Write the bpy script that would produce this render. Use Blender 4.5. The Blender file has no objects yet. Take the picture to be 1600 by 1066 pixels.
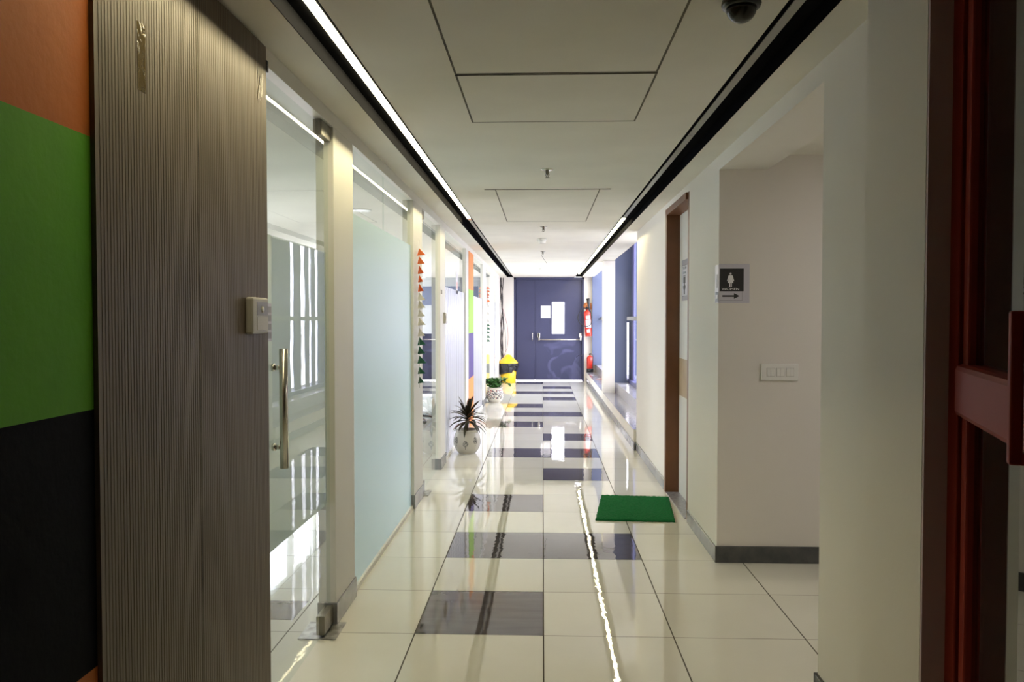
import bpy, bmesh, math, random
from mathutils import Vector, Matrix
random.seed(7)
S = bpy.context.scene
COL = S.collection
PI = math.pi

# ---------------------------------------------------------------- camera
F_PX = 1263.0
yaw = math.atan(48 / F_PX)
pitch = -math.atan(35 / F_PX * math.cos(yaw))
cam_data = bpy.data.cameras.new('camera')
cam_data.sensor_width = 36
cam_data.lens = 36 * F_PX / 1600
cam_data.clip_start = 0.05
cam = bpy.data.objects.new('camera', cam_data)
cam.location = (0, 0, 1.469)
cam.rotation_euler = (PI / 2 + pitch, 0, yaw)
COL.objects.link(cam)
S.camera = cam

# ---------------------------------------------------------------- view, world
S.view_settings.view_transform = 'Standard'
S.view_settings.look = 'None'
S.view_settings.gamma = 1
S.view_settings.use_curve_mapping = False
S.view_settings.exposure = 0.2
W = bpy.data.worlds.new('daylight')
S.world = W
W.use_nodes = True
wn = W.node_tree.nodes
wl = W.node_tree.links
bg = wn['Background']
SKY_STRENGTH = 9.0
tc = wn.new('ShaderNodeTexCoord')
sep = wn.new('ShaderNodeSeparateXYZ')
wl.new(tc.outputs['Generated'], sep.inputs[0])
ramp = wn.new('ShaderNodeValToRGB')
mr = wn.new('ShaderNodeMapRange')
mr.inputs['From Min'].default_value = -0.35
mr.inputs['From Max'].default_value = 0.6
wl.new(sep.outputs['Z'], mr.inputs['Value'])
wl.new(mr.outputs[0], ramp.inputs[0])
ramp.color_ramp.elements[0].color = (0.50, 0.48, 0.50, 1)
ramp.color_ramp.elements[1].color = (0.88, 0.89, 1.0, 1)
e = ramp.color_ramp.elements.new(0.45)
e.color = (1.0, 0.94, 0.99, 1)
wl.new(ramp.outputs[0], bg.inputs[0])
bg.inputs[1].default_value = SKY_STRENGTH

def portal(name, loc, rot, sx, sy):
    l = bpy.data.lights.new(name, 'AREA')
    l.shape = 'RECTANGLE'
    l.size, l.size_y = sx, sy
    l.cycles.is_portal = True
    o = bpy.data.objects.new(name, l)
    o.location = loc
    o.rotation_euler = rot
    COL.objects.link(o)
# daylight portals in the window openings (they only guide the sky light)
portal('window_daylight_near_bay', (1.62, 11.4, 1.5), (0, PI / 2, 0), 2.6, 4.4)
portal('window_daylight_far_bay', (1.62, 16.3, 1.5), (0, PI / 2, 0), 2.6, 5.0)
portal('window_daylight_office', (-3.78, 13.7, 1.25), (0, -PI / 2, 0), 2.3, 6.8)

LED_COL = (1.0, 0.88, 0.53)
LED_STRENGTH = 44.0

# ---------------------------------------------------------------- helpers
class MB:
    """collects shapes in one bmesh and links them as ONE mesh object"""
    def __init__(s):
        s.bm = bmesh.new()
        s.mi = 0
    def _tag(s, fs, smooth=False):
        for f in fs:
            f.material_index = s.mi
            f.smooth = smooth
    def box(s, x0, x1, y0, y1, z0, z1, bev=0, M=None):
        vs = [s.bm.verts.new((x, y, z)) for x in (x0, x1) for y in (y0, y1) for z in (z0, z1)]
        q = [(0, 1, 3, 2), (4, 6, 7, 5), (0, 4, 5, 1), (2, 3, 7, 6), (0, 2, 6, 4), (1, 5, 7, 3)]
        fs = [s.bm.faces.new([vs[i] for i in a]) for a in q]
        s._tag(fs)
        if bev:
            es = list({e for f in fs for e in f.edges})
            r = bmesh.ops.bevel(s.bm, geom=es, offset=bev, segments=2, affect='EDGES', profile=0.5)
            s._tag(r['faces'], False)
            vs = list({v for f in r['faces'] for v in f.verts} | {v for v in vs if v.is_valid})
        if M:
            for v in vs:
                v.co = M @ v.co
        return s
    def poly(s, pts, M=None):
        vs = [s.bm.verts.new(M @ Vector(p) if M else p) for p in pts]
        s._tag([s.bm.faces.new(vs)])
        return s
    def prism(s, pts, d, M=None):
        """pts 2D outline in the local XZ plane, extruded by d along +Y"""
        a = [Vector((p[0], 0, p[1])) for p in pts]
        b = [Vector((p[0], d, p[1])) for p in pts]
        if M:
            a = [M @ v for v in a]
            b = [M @ v for v in b]
        va = [s.bm.verts.new(v) for v in a]
        vb = [s.bm.verts.new(v) for v in b]
        n = len(pts)
        fs = [s.bm.faces.new(va), s.bm.faces.new(vb[::-1])]
        fs += [s.bm.faces.new((va[i], vb[i], vb[(i + 1) % n], va[(i + 1) % n])) for i in range(n)]
        s._tag(fs)
        return s
    def lathe(s, prof, n=40, M=None, cap=True):
        rings = []
        for r, z in prof:
            ring = []
            for k in range(n):
                a = 2 * PI * k / n
                p = Vector((r * math.cos(a), r * math.sin(a), z))
                ring.append(s.bm.verts.new(M @ p if M else p))
            rings.append(ring)
        fs = []
        for a, b in zip(rings[:-1], rings[1:]):
            for k in range(n):
                fs.append(s.bm.faces.new((a[k], a[(k + 1) % n], b[(k + 1) % n], b[k])))
        s._tag(fs, True)
        if cap:
            c = []
            if prof[0][0] > 1e-4:
                c.append(s.bm.faces.new(rings[0][::-1]))
            if prof[-1][0] > 1e-4:
                c.append(s.bm.faces.new(rings[-1]))
            s._tag(c)
        return s
    def tube(s, pts, r, n=10, close=False):
        pts = [Vector(p) for p in pts]
        rr = r if isinstance(r, (list, tuple)) else [r] * len(pts)
        rings = []
        prev = None
        m = len(pts)
        for i, p in enumerate(pts):
            if close:
                t = pts[(i + 1) % m] - pts[i - 1]
            else:
                t = pts[min(i + 1, m - 1)] - pts[max(i - 1, 0)]
            t.normalize()
            if prev is None:
                u = t.orthogonal().normalized()
            else:
                u = (prev - t * prev.dot(t))
                u = u.normalized() if u.length > 1e-6 else t.orthogonal().normalized()
            prev = u
            w = t.cross(u)
            rings.append([s.bm.verts.new(p + (u * math.cos(2 * PI * k / n) + w * math.sin(2 * PI * k / n)) * rr[i]) for k in range(n)])
        fs = []
        pairs = list(zip(rings[:-1], rings[1:]))
        if close:
            pairs.append((rings[-1], rings[0]))
        for a, b in pairs:
            for k in range(n):
                fs.append(s.bm.faces.new((a[k], a[(k + 1) % n], b[(k + 1) % n], b[k])))
        s._tag(fs, True)
        if not close:
            s._tag([s.bm.faces.new(rings[0][::-1]), s.bm.faces.new(rings[-1])])
        return s
    def build(s, name, mats, parent=None, smooth=False):
        me = bpy.data.meshes.new(name)
        bmesh.ops.recalc_face_normals(s.bm, faces=s.bm.faces)
        s.bm.to_mesh(me)
        s.bm.free()
        for m in (mats if isinstance(mats, (list, tuple)) else [mats]):
            me.materials.append(m)
        o = bpy.data.objects.new(name, me)
        COL.objects.link(o)
        if parent:
            o.parent = parent
            wm = Matrix.Identity(4)
            p = parent
            while p:
                wm = p.matrix_basis @ wm
                p = p.parent
            # shapes are given in world space unless the parent was made with local=True
            if not parent.get('_local'):
                me.transform(wm.inverted())
            else:
                o['_local'] = 1
        return o

def catmull(pts, k=8):
    pts = [Vector(p) for p in pts]
    out = []
    P = [pts[0]] + pts + [pts[-1]]
    for i in range(1, len(P) - 2):
        for j in range(k):
            t = j / k
            a, b, c, d = P[i - 1], P[i], P[i + 1], P[i + 2]
            out.append(0.5 * ((2 * b) + (c - a) * t + (2 * a - 5 * b + 4 * c - d) * t * t + (3 * b - a - 3 * c + d) * t ** 3))
    out.append(pts[-1])
    return out

def struct(o):
    o['kind'] = 'structure'
    return o

def tag(o, label, cat, group=None):
    o['label'] = label
    o['category'] = cat
    if group:
        o['group'] = group
    return o

def thing(name, loc, label, cat, group=None, local=False):
    o = bpy.data.objects.new(name, None)
    o.empty_display_size = 0.1
    o.location = loc
    COL.objects.link(o)
    if local:
        o['_local'] = 1
    if cat is not None:
        tag(o, label, cat, group)
    return o

def root(name, loc):
    o = bpy.data.objects.new(name, None)
    o.location = loc
    COL.objects.link(o)
    o['kind'] = 'structure'
    return o

# ---------------------------------------------------------------- materials
def mat(name, col, rough=0.5, metal=0.0, spec=0.5, bump=None, var=None, emit=None, coat=0.0, dirt=None):
    m = bpy.data.materials.new(name)
    m.use_nodes = True
    nt = m.node_tree
    b = nt.nodes['Principled BSDF']
    b.inputs['Base Color'].default_value = (*col, 1)
    b.inputs['Roughness'].default_value = rough
    b.inputs['Metallic'].default_value = metal
    b.inputs['Specular IOR Level'].default_value = spec
    b.inputs['Coat Weight'].default_value = coat
    b.inputs['Coat Roughness'].default_value = 0.08
    co = nt.nodes.new('ShaderNodeTexCoord')
    if emit:
        b.inputs['Emission Color'].default_value = (*emit[0], 1)
        b.inputs['Emission Strength'].default_value = emit[1]
    if var:      # (scale, second colour, amount)
        n = nt.nodes.new('ShaderNodeTexNoise')
        n.inputs['Scale'].default_value = var[0]
        n.inputs['Detail'].default_value = 6
        mx = nt.nodes.new('ShaderNodeMix')
        mx.data_type = 'RGBA'
        cr = nt.nodes.new('ShaderNodeMapRange')
        cr.inputs['From Min'].default_value = 0.35
        cr.inputs['From Max'].default_value = 0.7
        cr.inputs['To Max'].default_value = var[2]
        nt.links.new(co.outputs['Object'], n.inputs['Vector'])
        nt.links.new(n.outputs['Fac'], cr.inputs['Value'])
        nt.links.new(cr.outputs[0], mx.inputs['Factor'])
        mx.inputs['A'].default_value = (*col, 1)
        mx.inputs['B'].default_value = (*var[1], 1)
        nt.links.new(mx.outputs['Result'], b.inputs['Base Color'])
    if bump:     # (scale, strength)
        n = nt.nodes.new('ShaderNodeTexNoise')
        n.inputs['Scale'].default_value = bump[0]
        n.inputs['Detail'].default_value = 4
        bp = nt.nodes.new('ShaderNodeBump')
        bp.inputs['Strength'].default_value = bump[1]
        bp.inputs['Distance'].default_value = 0.01
        nt.links.new(co.outputs['Object'], n.inputs['Vector'])
        nt.links.new(n.outputs['Fac'], bp.inputs['Height'])
        nt.links.new(bp.outputs[0], b.inputs['Normal'])
    return m

def front_only(nt, sock):
    # thin panes: reflect at the outer face only (no false total reflection inside)
    g = nt.nodes.new('ShaderNodeNewGeometry')
    iv = nt.nodes.new('ShaderNodeMath')
    iv.operation = 'SUBTRACT'
    iv.inputs[0].default_value = 1
    nt.links.new(g.outputs['Backfacing'], iv.inputs[1])
    mu = nt.nodes.new('ShaderNodeMath')
    mu.operation = 'MULTIPLY'
    nt.links.new(iv.outputs[0], mu.inputs[0])
    nt.links.new(sock, mu.inputs[1])
    return mu.outputs[0]

def glass_mat(name, tint=(0.9, 0.97, 0.94), rough=0.0, ior=1.5):
    m = bpy.data.materials.new(name)
    m.use_nodes = True
    nt = m.node_tree
    nt.nodes.remove(nt.nodes['Principled BSDF'])
    out = nt.nodes['Material Output']
    t = nt.nodes.new('ShaderNodeBsdfTransparent')
    t.inputs[0].default_value = (*tint, 1)
    g = nt.nodes.new('ShaderNodeBsdfGlossy')
    g.inputs['Roughness'].default_value = rough
    g.inputs['Color'].default_value = (1, 1, 1, 1)
    fr = nt.nodes.new('ShaderNodeFresnel')
    fr.inputs['IOR'].default_value = ior
    mx = nt.nodes.new('ShaderNodeMixShader')
    nt.links.new(front_only(nt, fr.outputs[0]), mx.inputs[0])
    nt.links.new(t.outputs[0], mx.inputs[1])
    nt.links.new(g.outputs[0], mx.inputs[2])
    nt.links.new(mx.outputs[0], out.inputs[0])
    # faint warps of the panes, seen in their reflections
    co = nt.nodes.new('ShaderNodeTexCoord')
    n = nt.nodes.new('ShaderNodeTexNoise')
    n.inputs['Scale'].default_value = 5.0
    n.inputs['Detail'].default_value = 1
    bp = nt.nodes.new('ShaderNodeBump')
    bp.inputs['Strength'].default_value = 0.012
    bp.inputs['Distance'].default_value = 0.01
    nt.links.new(co.outputs['Object'], n.inputs['Vector'])
    nt.links.new(n.outputs['Fac'], bp.inputs['Height'])
    nt.links.new(bp.outputs[0], g.inputs['Normal'])
    return m

def film_mat(name, col, clear=0.15, stripes=None):
    """frosted window film: scatters light, lets a little straight through; optional vertical stripes along Y"""
    m = bpy.data.materials.new(name)
    m.use_nodes = True
    nt = m.node_tree
    nt.nodes.remove(nt.nodes['Principled BSDF'])
    out = nt.nodes['Material Output']
    d = nt.nodes.new('ShaderNodeBsdfDiffuse')
    d.inputs[0].default_value = (*col, 1)
    tr = nt.nodes.new('ShaderNodeBsdfTranslucent')
    tr.inputs[0].default_value = (*col, 1)
    m1 = nt.nodes.new('ShaderNodeMixShader')
    m1.inputs[0].default_value = 0.55
    nt.links.new(d.outputs[0], m1.inputs[1])
    nt.links.new(tr.outputs[0], m1.inputs[2])
    tp = nt.nodes.new('ShaderNodeBsdfTransparent')
    m2 = nt.nodes.new('ShaderNodeMixShader')
    m2.inputs[0].default_value = clear
    nt.links.new(m1.outputs[0], m2.inputs[1])
    nt.links.new(tp.outputs[0], m2.inputs[2])
    if stripes:
        co = nt.nodes.new('ShaderNodeTexCoord')
        sp = nt.nodes.new('ShaderNodeSeparateXYZ')
        nt.links.new(co.outputs['Object'], sp.inputs[0])
        mt = nt.nodes.new('ShaderNodeMath')
        mt.operation = 'MULTIPLY'
        mt.inputs[1].default_value = stripes
        nt.links.new(sp.outputs['Y'], mt.inputs[0])
        fr = nt.nodes.new('ShaderNodeMath')
        fr.operation = 'FRACT'
        nt.links.new(mt.outputs[0], fr.inputs[0])
        gt = nt.nodes.new('ShaderNodeMath')
        gt.operation = 'GREATER_THAN'
        gt.inputs[1].default_value = 0.6
        nt.links.new(fr.outputs[0], gt.inputs[0])
        mr_ = nt.nodes.new('ShaderNodeMapRange')
        mr_.inputs['To Min'].default_value = clear
        mr_.inputs['To Max'].default_value = 0.75
        nt.links.new(gt.outputs[0], mr_.inputs['Value'])
        nt.links.new(mr_.outputs[0], m2.inputs[0])
    gl = nt.nodes.new('ShaderNodeBsdfGlossy')
    gl.inputs['Roughness'].default_value = 0.3
    fz = nt.nodes.new('ShaderNodeFresnel')
    fz.inputs[0].default_value = 1.4
    m3 = nt.nodes.new('ShaderNodeMixShader')
    nt.links.new(front_only(nt, fz.outputs[0]), m3.inputs[0])
    nt.links.new(m2.outputs[0], m3.inputs[1])
    nt.links.new(gl.outputs[0], m3.inputs[2])
    nt.links.new(m3.outputs[0], out.inputs[0])
    return m

def tile_mat(name, c1, c2, vein_scale, vein_stretch, rough=0.012, amount=0.5, spec=0.5):
    m = bpy.data.materials.new(name)
    m.use_nodes = True
    nt = m.node_tree
    b = nt.nodes['Principled BSDF']
    b.inputs['Roughness'].default_value = rough
    b.inputs['Specular IOR Level'].default_value = spec
    b.inputs['IOR'].default_value = 1.55
    co = nt.nodes.new('ShaderNodeTexCoord')
    mp = nt.nodes.new('ShaderNodeMapping')
    mp.inputs['Scale'].default_value = vein_stretch
    n = nt.nodes.new('ShaderNodeTexNoise')
    n.inputs['Scale'].default_value = vein_scale
    n.inputs['Detail'].default_value = 7
    nt.links.new(co.outputs['Object'], mp.inputs[0])
    nt.links.new(mp.outputs[0], n.inputs['Vector'])
    mr_ = nt.nodes.new('ShaderNodeMapRange')
    mr_.inputs['From Min'].default_value = 0.35
    mr_.inputs['From Max'].default_value = 0.7
    mr_.inputs['To Max'].default_value = amount
    nt.links.new(n.outputs['Fac'], mr_.inputs['Value'])
    mx = nt.nodes.new('ShaderNodeMix')
    mx.data_type = 'RGBA'
    mx.inputs['A'].default_value = (*c1, 1)
    mx.inputs['B'].default_value = (*c2, 1)
    nt.links.new(mr_.outputs[0], mx.inputs['Factor'])
    # slight tone shift from tile to tile
    wn_ = nt.nodes.new('ShaderNodeTexWhiteNoise')
    sn = nt.nodes.new('ShaderNodeVectorMath')
    sn.operation = 'MULTIPLY_ADD'
    sn.inputs[1].default_value = (1 / 0.6, 1 / 0.6, 0)
    sn.inputs[2].default_value = (-0.005 / 0.6 + 100, -3.71 / 0.6 + 100, 0)
    fl = nt.nodes.new('ShaderNodeVectorMath')
    fl.operation = 'FLOOR'
    nt.links.new(co.outputs['Object'], sn.inputs[0])
    nt.links.new(sn.outputs[0], fl.inputs[0])
    nt.links.new(fl.outputs[0], wn_.inputs['Vector'])
    hs = nt.nodes.new('ShaderNodeHueSaturation')
    mv = nt.nodes.new('ShaderNodeMapRange')
    mv.inputs['To Min'].default_value = 0.96
    mv.inputs['To Max'].default_value = 1.03
    nt.links.new(wn_.outputs['Value'], mv.inputs['Value'])
    nt.links.new(mv.outputs[0], hs.inputs['Value'])
    nt.links.new(mx.outputs['Result'], hs.inputs['Color'])
    nt.links.new(hs.outputs[0], b.inputs['Base Color'])
    # polish waviness, different on each tile
    ad = nt.nodes.new('ShaderNodeVectorMath')
    ad.operation = 'MULTIPLY_ADD'
    ad.inputs[1].default_value = (13.7, 7.3, 0)
    nt.links.new(fl.outputs[0], ad.inputs[0])
    nt.links.new(co.outputs['Object'], ad.inputs[2])
    n2 = nt.nodes.new('ShaderNodeTexNoise')
    n2.inputs['Scale'].default_value = 9.0
    n2.inputs['Detail'].default_value = 2.5
    nt.links.new(ad.outputs[0], n2.inputs['Vector'])
    bp = nt.nodes.new('ShaderNodeBump')
    bp.inputs['Strength'].default_value = 0.05
    bp.inputs['Distance'].default_value = 0.01
    nt.links.new(n2.outputs['Fac'], bp.inputs['Height'])
    nt.links.new(bp.outputs[0], b.inputs['Normal'])
    return m

M = {}
M['wall'] = mat('painted_wall', (0.79, 0.75, 0.69), 0.62, bump=(60, 0.04), var=(1.3, (0.70, 0.67, 0.61), 0.25), spec=0.3)
M['ceiling'] = mat('ceiling_paint', (0.80, 0.77, 0.69), 0.8, bump=(30, 0.03), var=(2.0, (0.66, 0.63, 0.56), 0.4), spec=0.2)
M['hatch'] = mat('hatch_paint', (0.78, 0.75, 0.67), 0.8, bump=(30, 0.03), var=(2.0, (0.62, 0.59, 0.52), 0.4), spec=0.2)
M['gap'] = mat('dark_gap', (0.05, 0.045, 0.035), 0.9, var=(9, (0.25, 0.22, 0.16), 0.8))
M['cream_tile'] = tile_mat('cream_floor_tile', (0.72, 0.70, 0.62), (0.66, 0.64, 0.56), 2.2, (1, 1, 1))
M['dark_tile'] = tile_mat('dark_floor_tile', (0.085, 0.075, 0.078), (0.14, 0.125, 0.13), 3.0, (1, 6, 1))
M['grout'] = mat('floor_grout', (0.05, 0.04, 0.028), 0.8, var=(4, (0.12, 0.10, 0.07), 0.7))
M['frame_white'] = mat('white_frame_paint', (0.76, 0.745, 0.69), 0.45, bump=(40, 0.03), var=(3, (0.70, 0.67, 0.58), 0.3))
M['skirt_dark'] = mat('dark_grey_skirting', (0.055, 0.058, 0.06), 0.35, bump=(25, 0.1), var=(14, (0.13, 0.13, 0.12), 0.6))
M['skirt_grey'] = mat('grey_stone_skirting', (0.22, 0.225, 0.24), 0.22, bump=(12, 0.05), var=(8, (0.33, 0.33, 0.34), 0.6))
M['granite'] = mat('grey_granite', (0.20, 0.195, 0.215), 0.16, var=(60, (0.36, 0.35, 0.38), 0.8))
M['granite_light'] = mat('pale_grey_granite', (0.42, 0.41, 0.44), 0.18, var=(60, (0.55, 0.54, 0.57), 0.8))
M['black_alu'] = mat('black_aluminium', (0.012, 0.012, 0.014), 0.9, metal=0.0, spec=0.0)
M['led_on'] = mat('lit_led_diffuser', (0.9, 0.9, 0.85), 0.4, emit=(LED_COL, LED_STRENGTH))
M['led_off'] = mat('unlit_diffuser', (0.42, 0.42, 0.40), 0.35)
M['orange_tip'] = mat('orange_diffuser_end', (0.85, 0.22, 0.06), 0.4)
M['glass'] = glass_mat('clear_glass', (0.93, 0.965, 0.945))
M['window_glass'] = glass_mat('window_glass', (0.93, 0.95, 0.98))
M['dark_glass'] = glass_mat('dark_glass', (0.35, 0.38, 0.36), ior=1.6)
M['film'] = film_mat('frosted_film', (0.82, 0.87, 0.82), 0.05)
M['film_blue'] = film_mat('frosted_blue_film', (0.74, 0.88, 0.90), 0.06)
M['film_stripe'] = film_mat('striped_frosted_film', (0.60, 0.61, 0.68), 0.10, stripes=5)
M['steel'] = mat('brushed_steel', (0.55, 0.53, 0.47), 0.22, metal=1.0)
M['chrome'] = mat('chrome', (0.7, 0.68, 0.62), 0.1, metal=1.0)
M['dark_steel'] = mat('tarnished_steel', (0.22, 0.2, 0.16), 0.35, metal=0.9, bump=(30, 0.2))
M['plate'] = mat('scuffed_floor_plate', (0.5, 0.5, 0.48), 0.35, metal=0.6, var=(20, (0.08, 0.07, 0.05), 0.9))
M['blue_panel'] = mat('blue_grey_metal', (0.115, 0.14, 0.23), 0.45, spec=0.4)
M['blue_panel2'] = mat('violet_blue_metal', (0.12, 0.12, 0.25), 0.4, spec=0.4)
M['grey_metal'] = mat('grey_metal', (0.22, 0.23, 0.25), 0.4)
M['wood_brown'] = mat('brown_door_wood', (0.16, 0.06, 0.022), 0.45, bump=(18, 0.05), var=(5, (0.23, 0.09, 0.035), 0.7))
M['door_white'] = mat('white_laminate_door', (0.76, 0.75, 0.70), 0.35)
M['door_band'] = mat('light_oak_band', (0.52, 0.40, 0.26), 0.4, var=(8, (0.42, 0.31, 0.19), 0.8))
M['white_plastic'] = mat('white_plastic', (0.80, 0.79, 0.74), 0.3)
M['grey_plastic'] = mat('grey_plastic', (0.48, 0.46, 0.42), 0.4)
M['grey_label'] = mat('grey_label', (0.22, 0.21, 0.22), 0.35)
M['paper'] = mat('white_paper', (0.70, 0.69, 0.73), 0.35)
M['laminate'] = mat('laminated_paper', (0.62, 0.60, 0.66), 0.2)
M['ink'] = mat('black_ink', (0.012, 0.012, 0.012), 0.4)
M['ink_grey'] = mat('grey_ink', (0.30, 0.30, 0.33), 0.5)
M['white_ink'] = mat('white_print', (0.85, 0.85, 0.85), 0.4)
M['black'] = mat('black_plastic', (0.012, 0.012, 0.013), 0.25)
M['black_rubber'] = mat('black_rubber', (0.015, 0.015, 0.016), 0.5)
M['red'] = mat('red_enamel', (0.62, 0.03, 0.015), 0.25, coat=0.4)
M['orange_thing'] = mat('orange_plastic', (0.60, 0.22, 0.06), 0.5, var=(30, (0.35, 0.10, 0.04), 0.8))
M['yellow'] = mat('yellow_plastic', (0.83, 0.52, 0.02), 0.35)
M['bag'] = mat('black_plastic_bag', (0.014, 0.014, 0.018), 0.28, bump=(28, 0.9))
M['pot_ink'] = mat('charcoal_ink', (0.07, 0.07, 0.075), 0.5)
M['pot'] = mat('cream_glazed_ceramic', (0.66, 0.63, 0.56), 0.25, var=(6, (0.58, 0.55, 0.47), 0.4))
M['soil'] = mat('dry_soil', (0.18, 0.13, 0.09), 0.9, bump=(60, 0.8))
M['leaf_dark'] = mat('dark_bronze_leaf', (0.022, 0.032, 0.012), 0.5, var=(22, (0.06, 0.025, 0.016), 0.8))
M['leaf_red'] = mat('reddish_leaf', (0.28, 0.10, 0.04), 0.4, var=(20, (0.12, 0.09, 0.02), 0.6))
M['stem'] = mat('brown_stem', (0.12, 0.07, 0.04), 0.8)
M['leaf_green'] = mat('green_leaf', (0.045, 0.15, 0.035), 0.4, var=(25, (0.09, 0.24, 0.06), 0.8))
M['mat_green'] = mat('green_turf_mat', (0.012, 0.15, 0.045), 0.9, bump=(260, 1.0), var=(140, (0.02, 0.26, 0.07), 0.7), spec=0.1)
M['brown_paint'] = mat('dark_mauve_paint', (0.58, 0.46, 0.50), 0.6)
M['red_metal'] = mat('red_brown_metal', (0.27, 0.035, 0.02), 0.55, spec=0.1)
M['vestibule'] = mat('vestibule_wall', (0.4, 0.38, 0.34), 0.7)
M['office_wall'] = mat('office_wall_paint', (0.78, 0.77, 0.76), 0.7)
M['office_blue'] = mat('blue_grey_wall_band', (0.20, 0.23, 0.32), 0.7)
M['cable'] = mat('black_cable', (0.03, 0.02, 0.018), 0.5)
M['cable_red'] = mat('reddish_cable', (0.35, 0.08, 0.08), 0.5)
M['tape'] = mat('brown_packing_tape', (0.10, 0.07, 0.025), 0.12, bump=(40, 0.3))
M['tape_shiny'] = mat('clear_tape_scrap', (0.45, 0.42, 0.38), 0.08, bump=(60, 0.9))
M['flag_orange'] = mat('orange_paper', (0.80, 0.17, 0.03), 0.6)
M['flag_white'] = mat('white_tissue', (0.78, 0.77, 0.72), 0.6)
M['flag_green'] = mat('dark_green_paper', (0.01, 0.11, 0.06), 0.6)
M['thread'] = mat('thread', (0.5, 0.48, 0.4), 0.8)
M['desk'] = mat('white_desk_top', (0.7, 0.7, 0.68), 0.4)

# painted colour blocks
def paint(name, c, c2):
    return mat(name, c, 0.6, bump=(35, 0.12), var=(6, c2, 0.6), spec=0.25)
M['p_orange'] = paint('orange_wall_paint', (0.56, 0.155, 0.022), (0.48, 0.12, 0.02))
M['p_green'] = paint('green_wall_paint', (0.12, 0.40, 0.022), (0.09, 0.32, 0.02))
M['p_navy'] = paint('navy_wall_paint', (0.003, 0.004, 0.008), (0.005, 0.006, 0.011))
M['p_navy'].node_tree.nodes['Principled BSDF'].inputs['Specular IOR Level'].default_value = 0.05
M['s_orange'] = paint('orange_strip_paint', (0.90, 0.33, 0.08), (0.85, 0.28, 0.07))
M['s_lime'] = paint('lime_strip_paint', (0.38, 0.68, 0.08), (0.34, 0.62, 0.07))
M['s_purple'] = paint('purple_strip_paint', (0.09, 0.055, 0.26), (0.08, 0.05, 0.24))

# ribbed laminate: fine grain along Z
def laminate_mat():
    m = mat('ribbed_brown_laminate', (0.17, 0.13, 0.098), 0.42)
    nt = m.node_tree
    b = nt.nodes['Principled BSDF']
    co = nt.nodes.new('ShaderNodeTexCoord')
    mp = nt.nodes.new('ShaderNodeMapping')
    mp.inputs['Scale'].default_value = (1, 60, 1.2)
    n = nt.nodes.new('ShaderNodeTexNoise')
    n.inputs['Scale'].default_value = 3
    n.inputs['Detail'].default_value = 6
    nt.links.new(co.outputs['Object'], mp.inputs[0])
    nt.links.new(mp.outputs[0], n.inputs['Vector'])
    r = nt.nodes.new('ShaderNodeValToRGB')
    r.color_ramp.elements[0].position = 0.3
    r.color_ramp.elements[1].position = 0.72
    r.color_ramp.elements[0].color = (0.085, 0.062, 0.042, 1)
    r.color_ramp.elements[1].color = (0.16, 0.122, 0.084, 1)
    nt.links.new(n.outputs['Fac'], r.inputs[0])
    nt.links.new(r.outputs[0], b.inputs['Base Color'])
    return m
M['laminate_brown'] = laminate_mat()

# blue fire door paint with wiped smudges
def blue_door_mat():
    m = mat('blue_door_paint', (0.042, 0.046, 0.105), 0.4)
    nt = m.node_tree
    b = nt.nodes['Principled BSDF']
    co = nt.nodes.new('ShaderNodeTexCoord')
    n = nt.nodes.new('ShaderNodeTexNoise')
    n.inputs['Scale'].default_value = 2.6
    n.inputs['Detail'].default_value = 1.5
    n.inputs['Distortion'].default_value = 1.2
    nt.links.new(co.outputs['Object'], n.inputs['Vector'])
    cr = nt.nodes.new('ShaderNodeMapRange')
    cr.inputs['From Min'].default_value = 0.47
    cr.inputs['From Max'].default_value = 0.58
    nt.links.new(n.outputs['Fac'], cr.inputs['Value'])
    sp = nt.nodes.new('ShaderNodeSeparateXYZ')
    nt.links.new(co.outputs['Object'], sp.inputs[0])
    zr = nt.nodes.new('ShaderNodeMapRange')
    zr.inputs['From Min'].default_value = 1.1
    zr.inputs['From Max'].default_value = 0.8
    nt.links.new(sp.outputs['Z'], zr.inputs['Value'])
    xr = nt.nodes.new('ShaderNodeMath')
    xr.operation = 'GREATER_THAN'
    xr.inputs[1].default_value = -0.12
    nt.links.new(sp.outputs['X'], xr.inputs[0])
    mu = nt.nodes.new('ShaderNodeMath')
    mu.operation = 'MULTIPLY'
    mu2 = nt.nodes.new('ShaderNodeMath')
    mu2.operation = 'MULTIPLY'
    nt.links.new(cr.outputs[0], mu.inputs[0])
    nt.links.new(zr.outputs[0], mu.inputs[1])
    nt.links.new(mu.outputs[0], mu2.inputs[0])
    nt.links.new(xr.outputs[0], mu2.inputs[1])
    mx = nt.nodes.new('ShaderNodeMix')
    mx.data_type = 'RGBA'
    mx.inputs['A'].default_value = (0.042, 0.046, 0.105, 1)
    mx.inputs['B'].default_value = (0.085, 0.09, 0.19, 1)
    nt.links.new(mu2.outputs[0], mx.inputs['Factor'])
    nt.links.new(mx.outputs['Result'], b.inputs['Base Color'])
    return m
M['blue_door'] = blue_door_mat()

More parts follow.
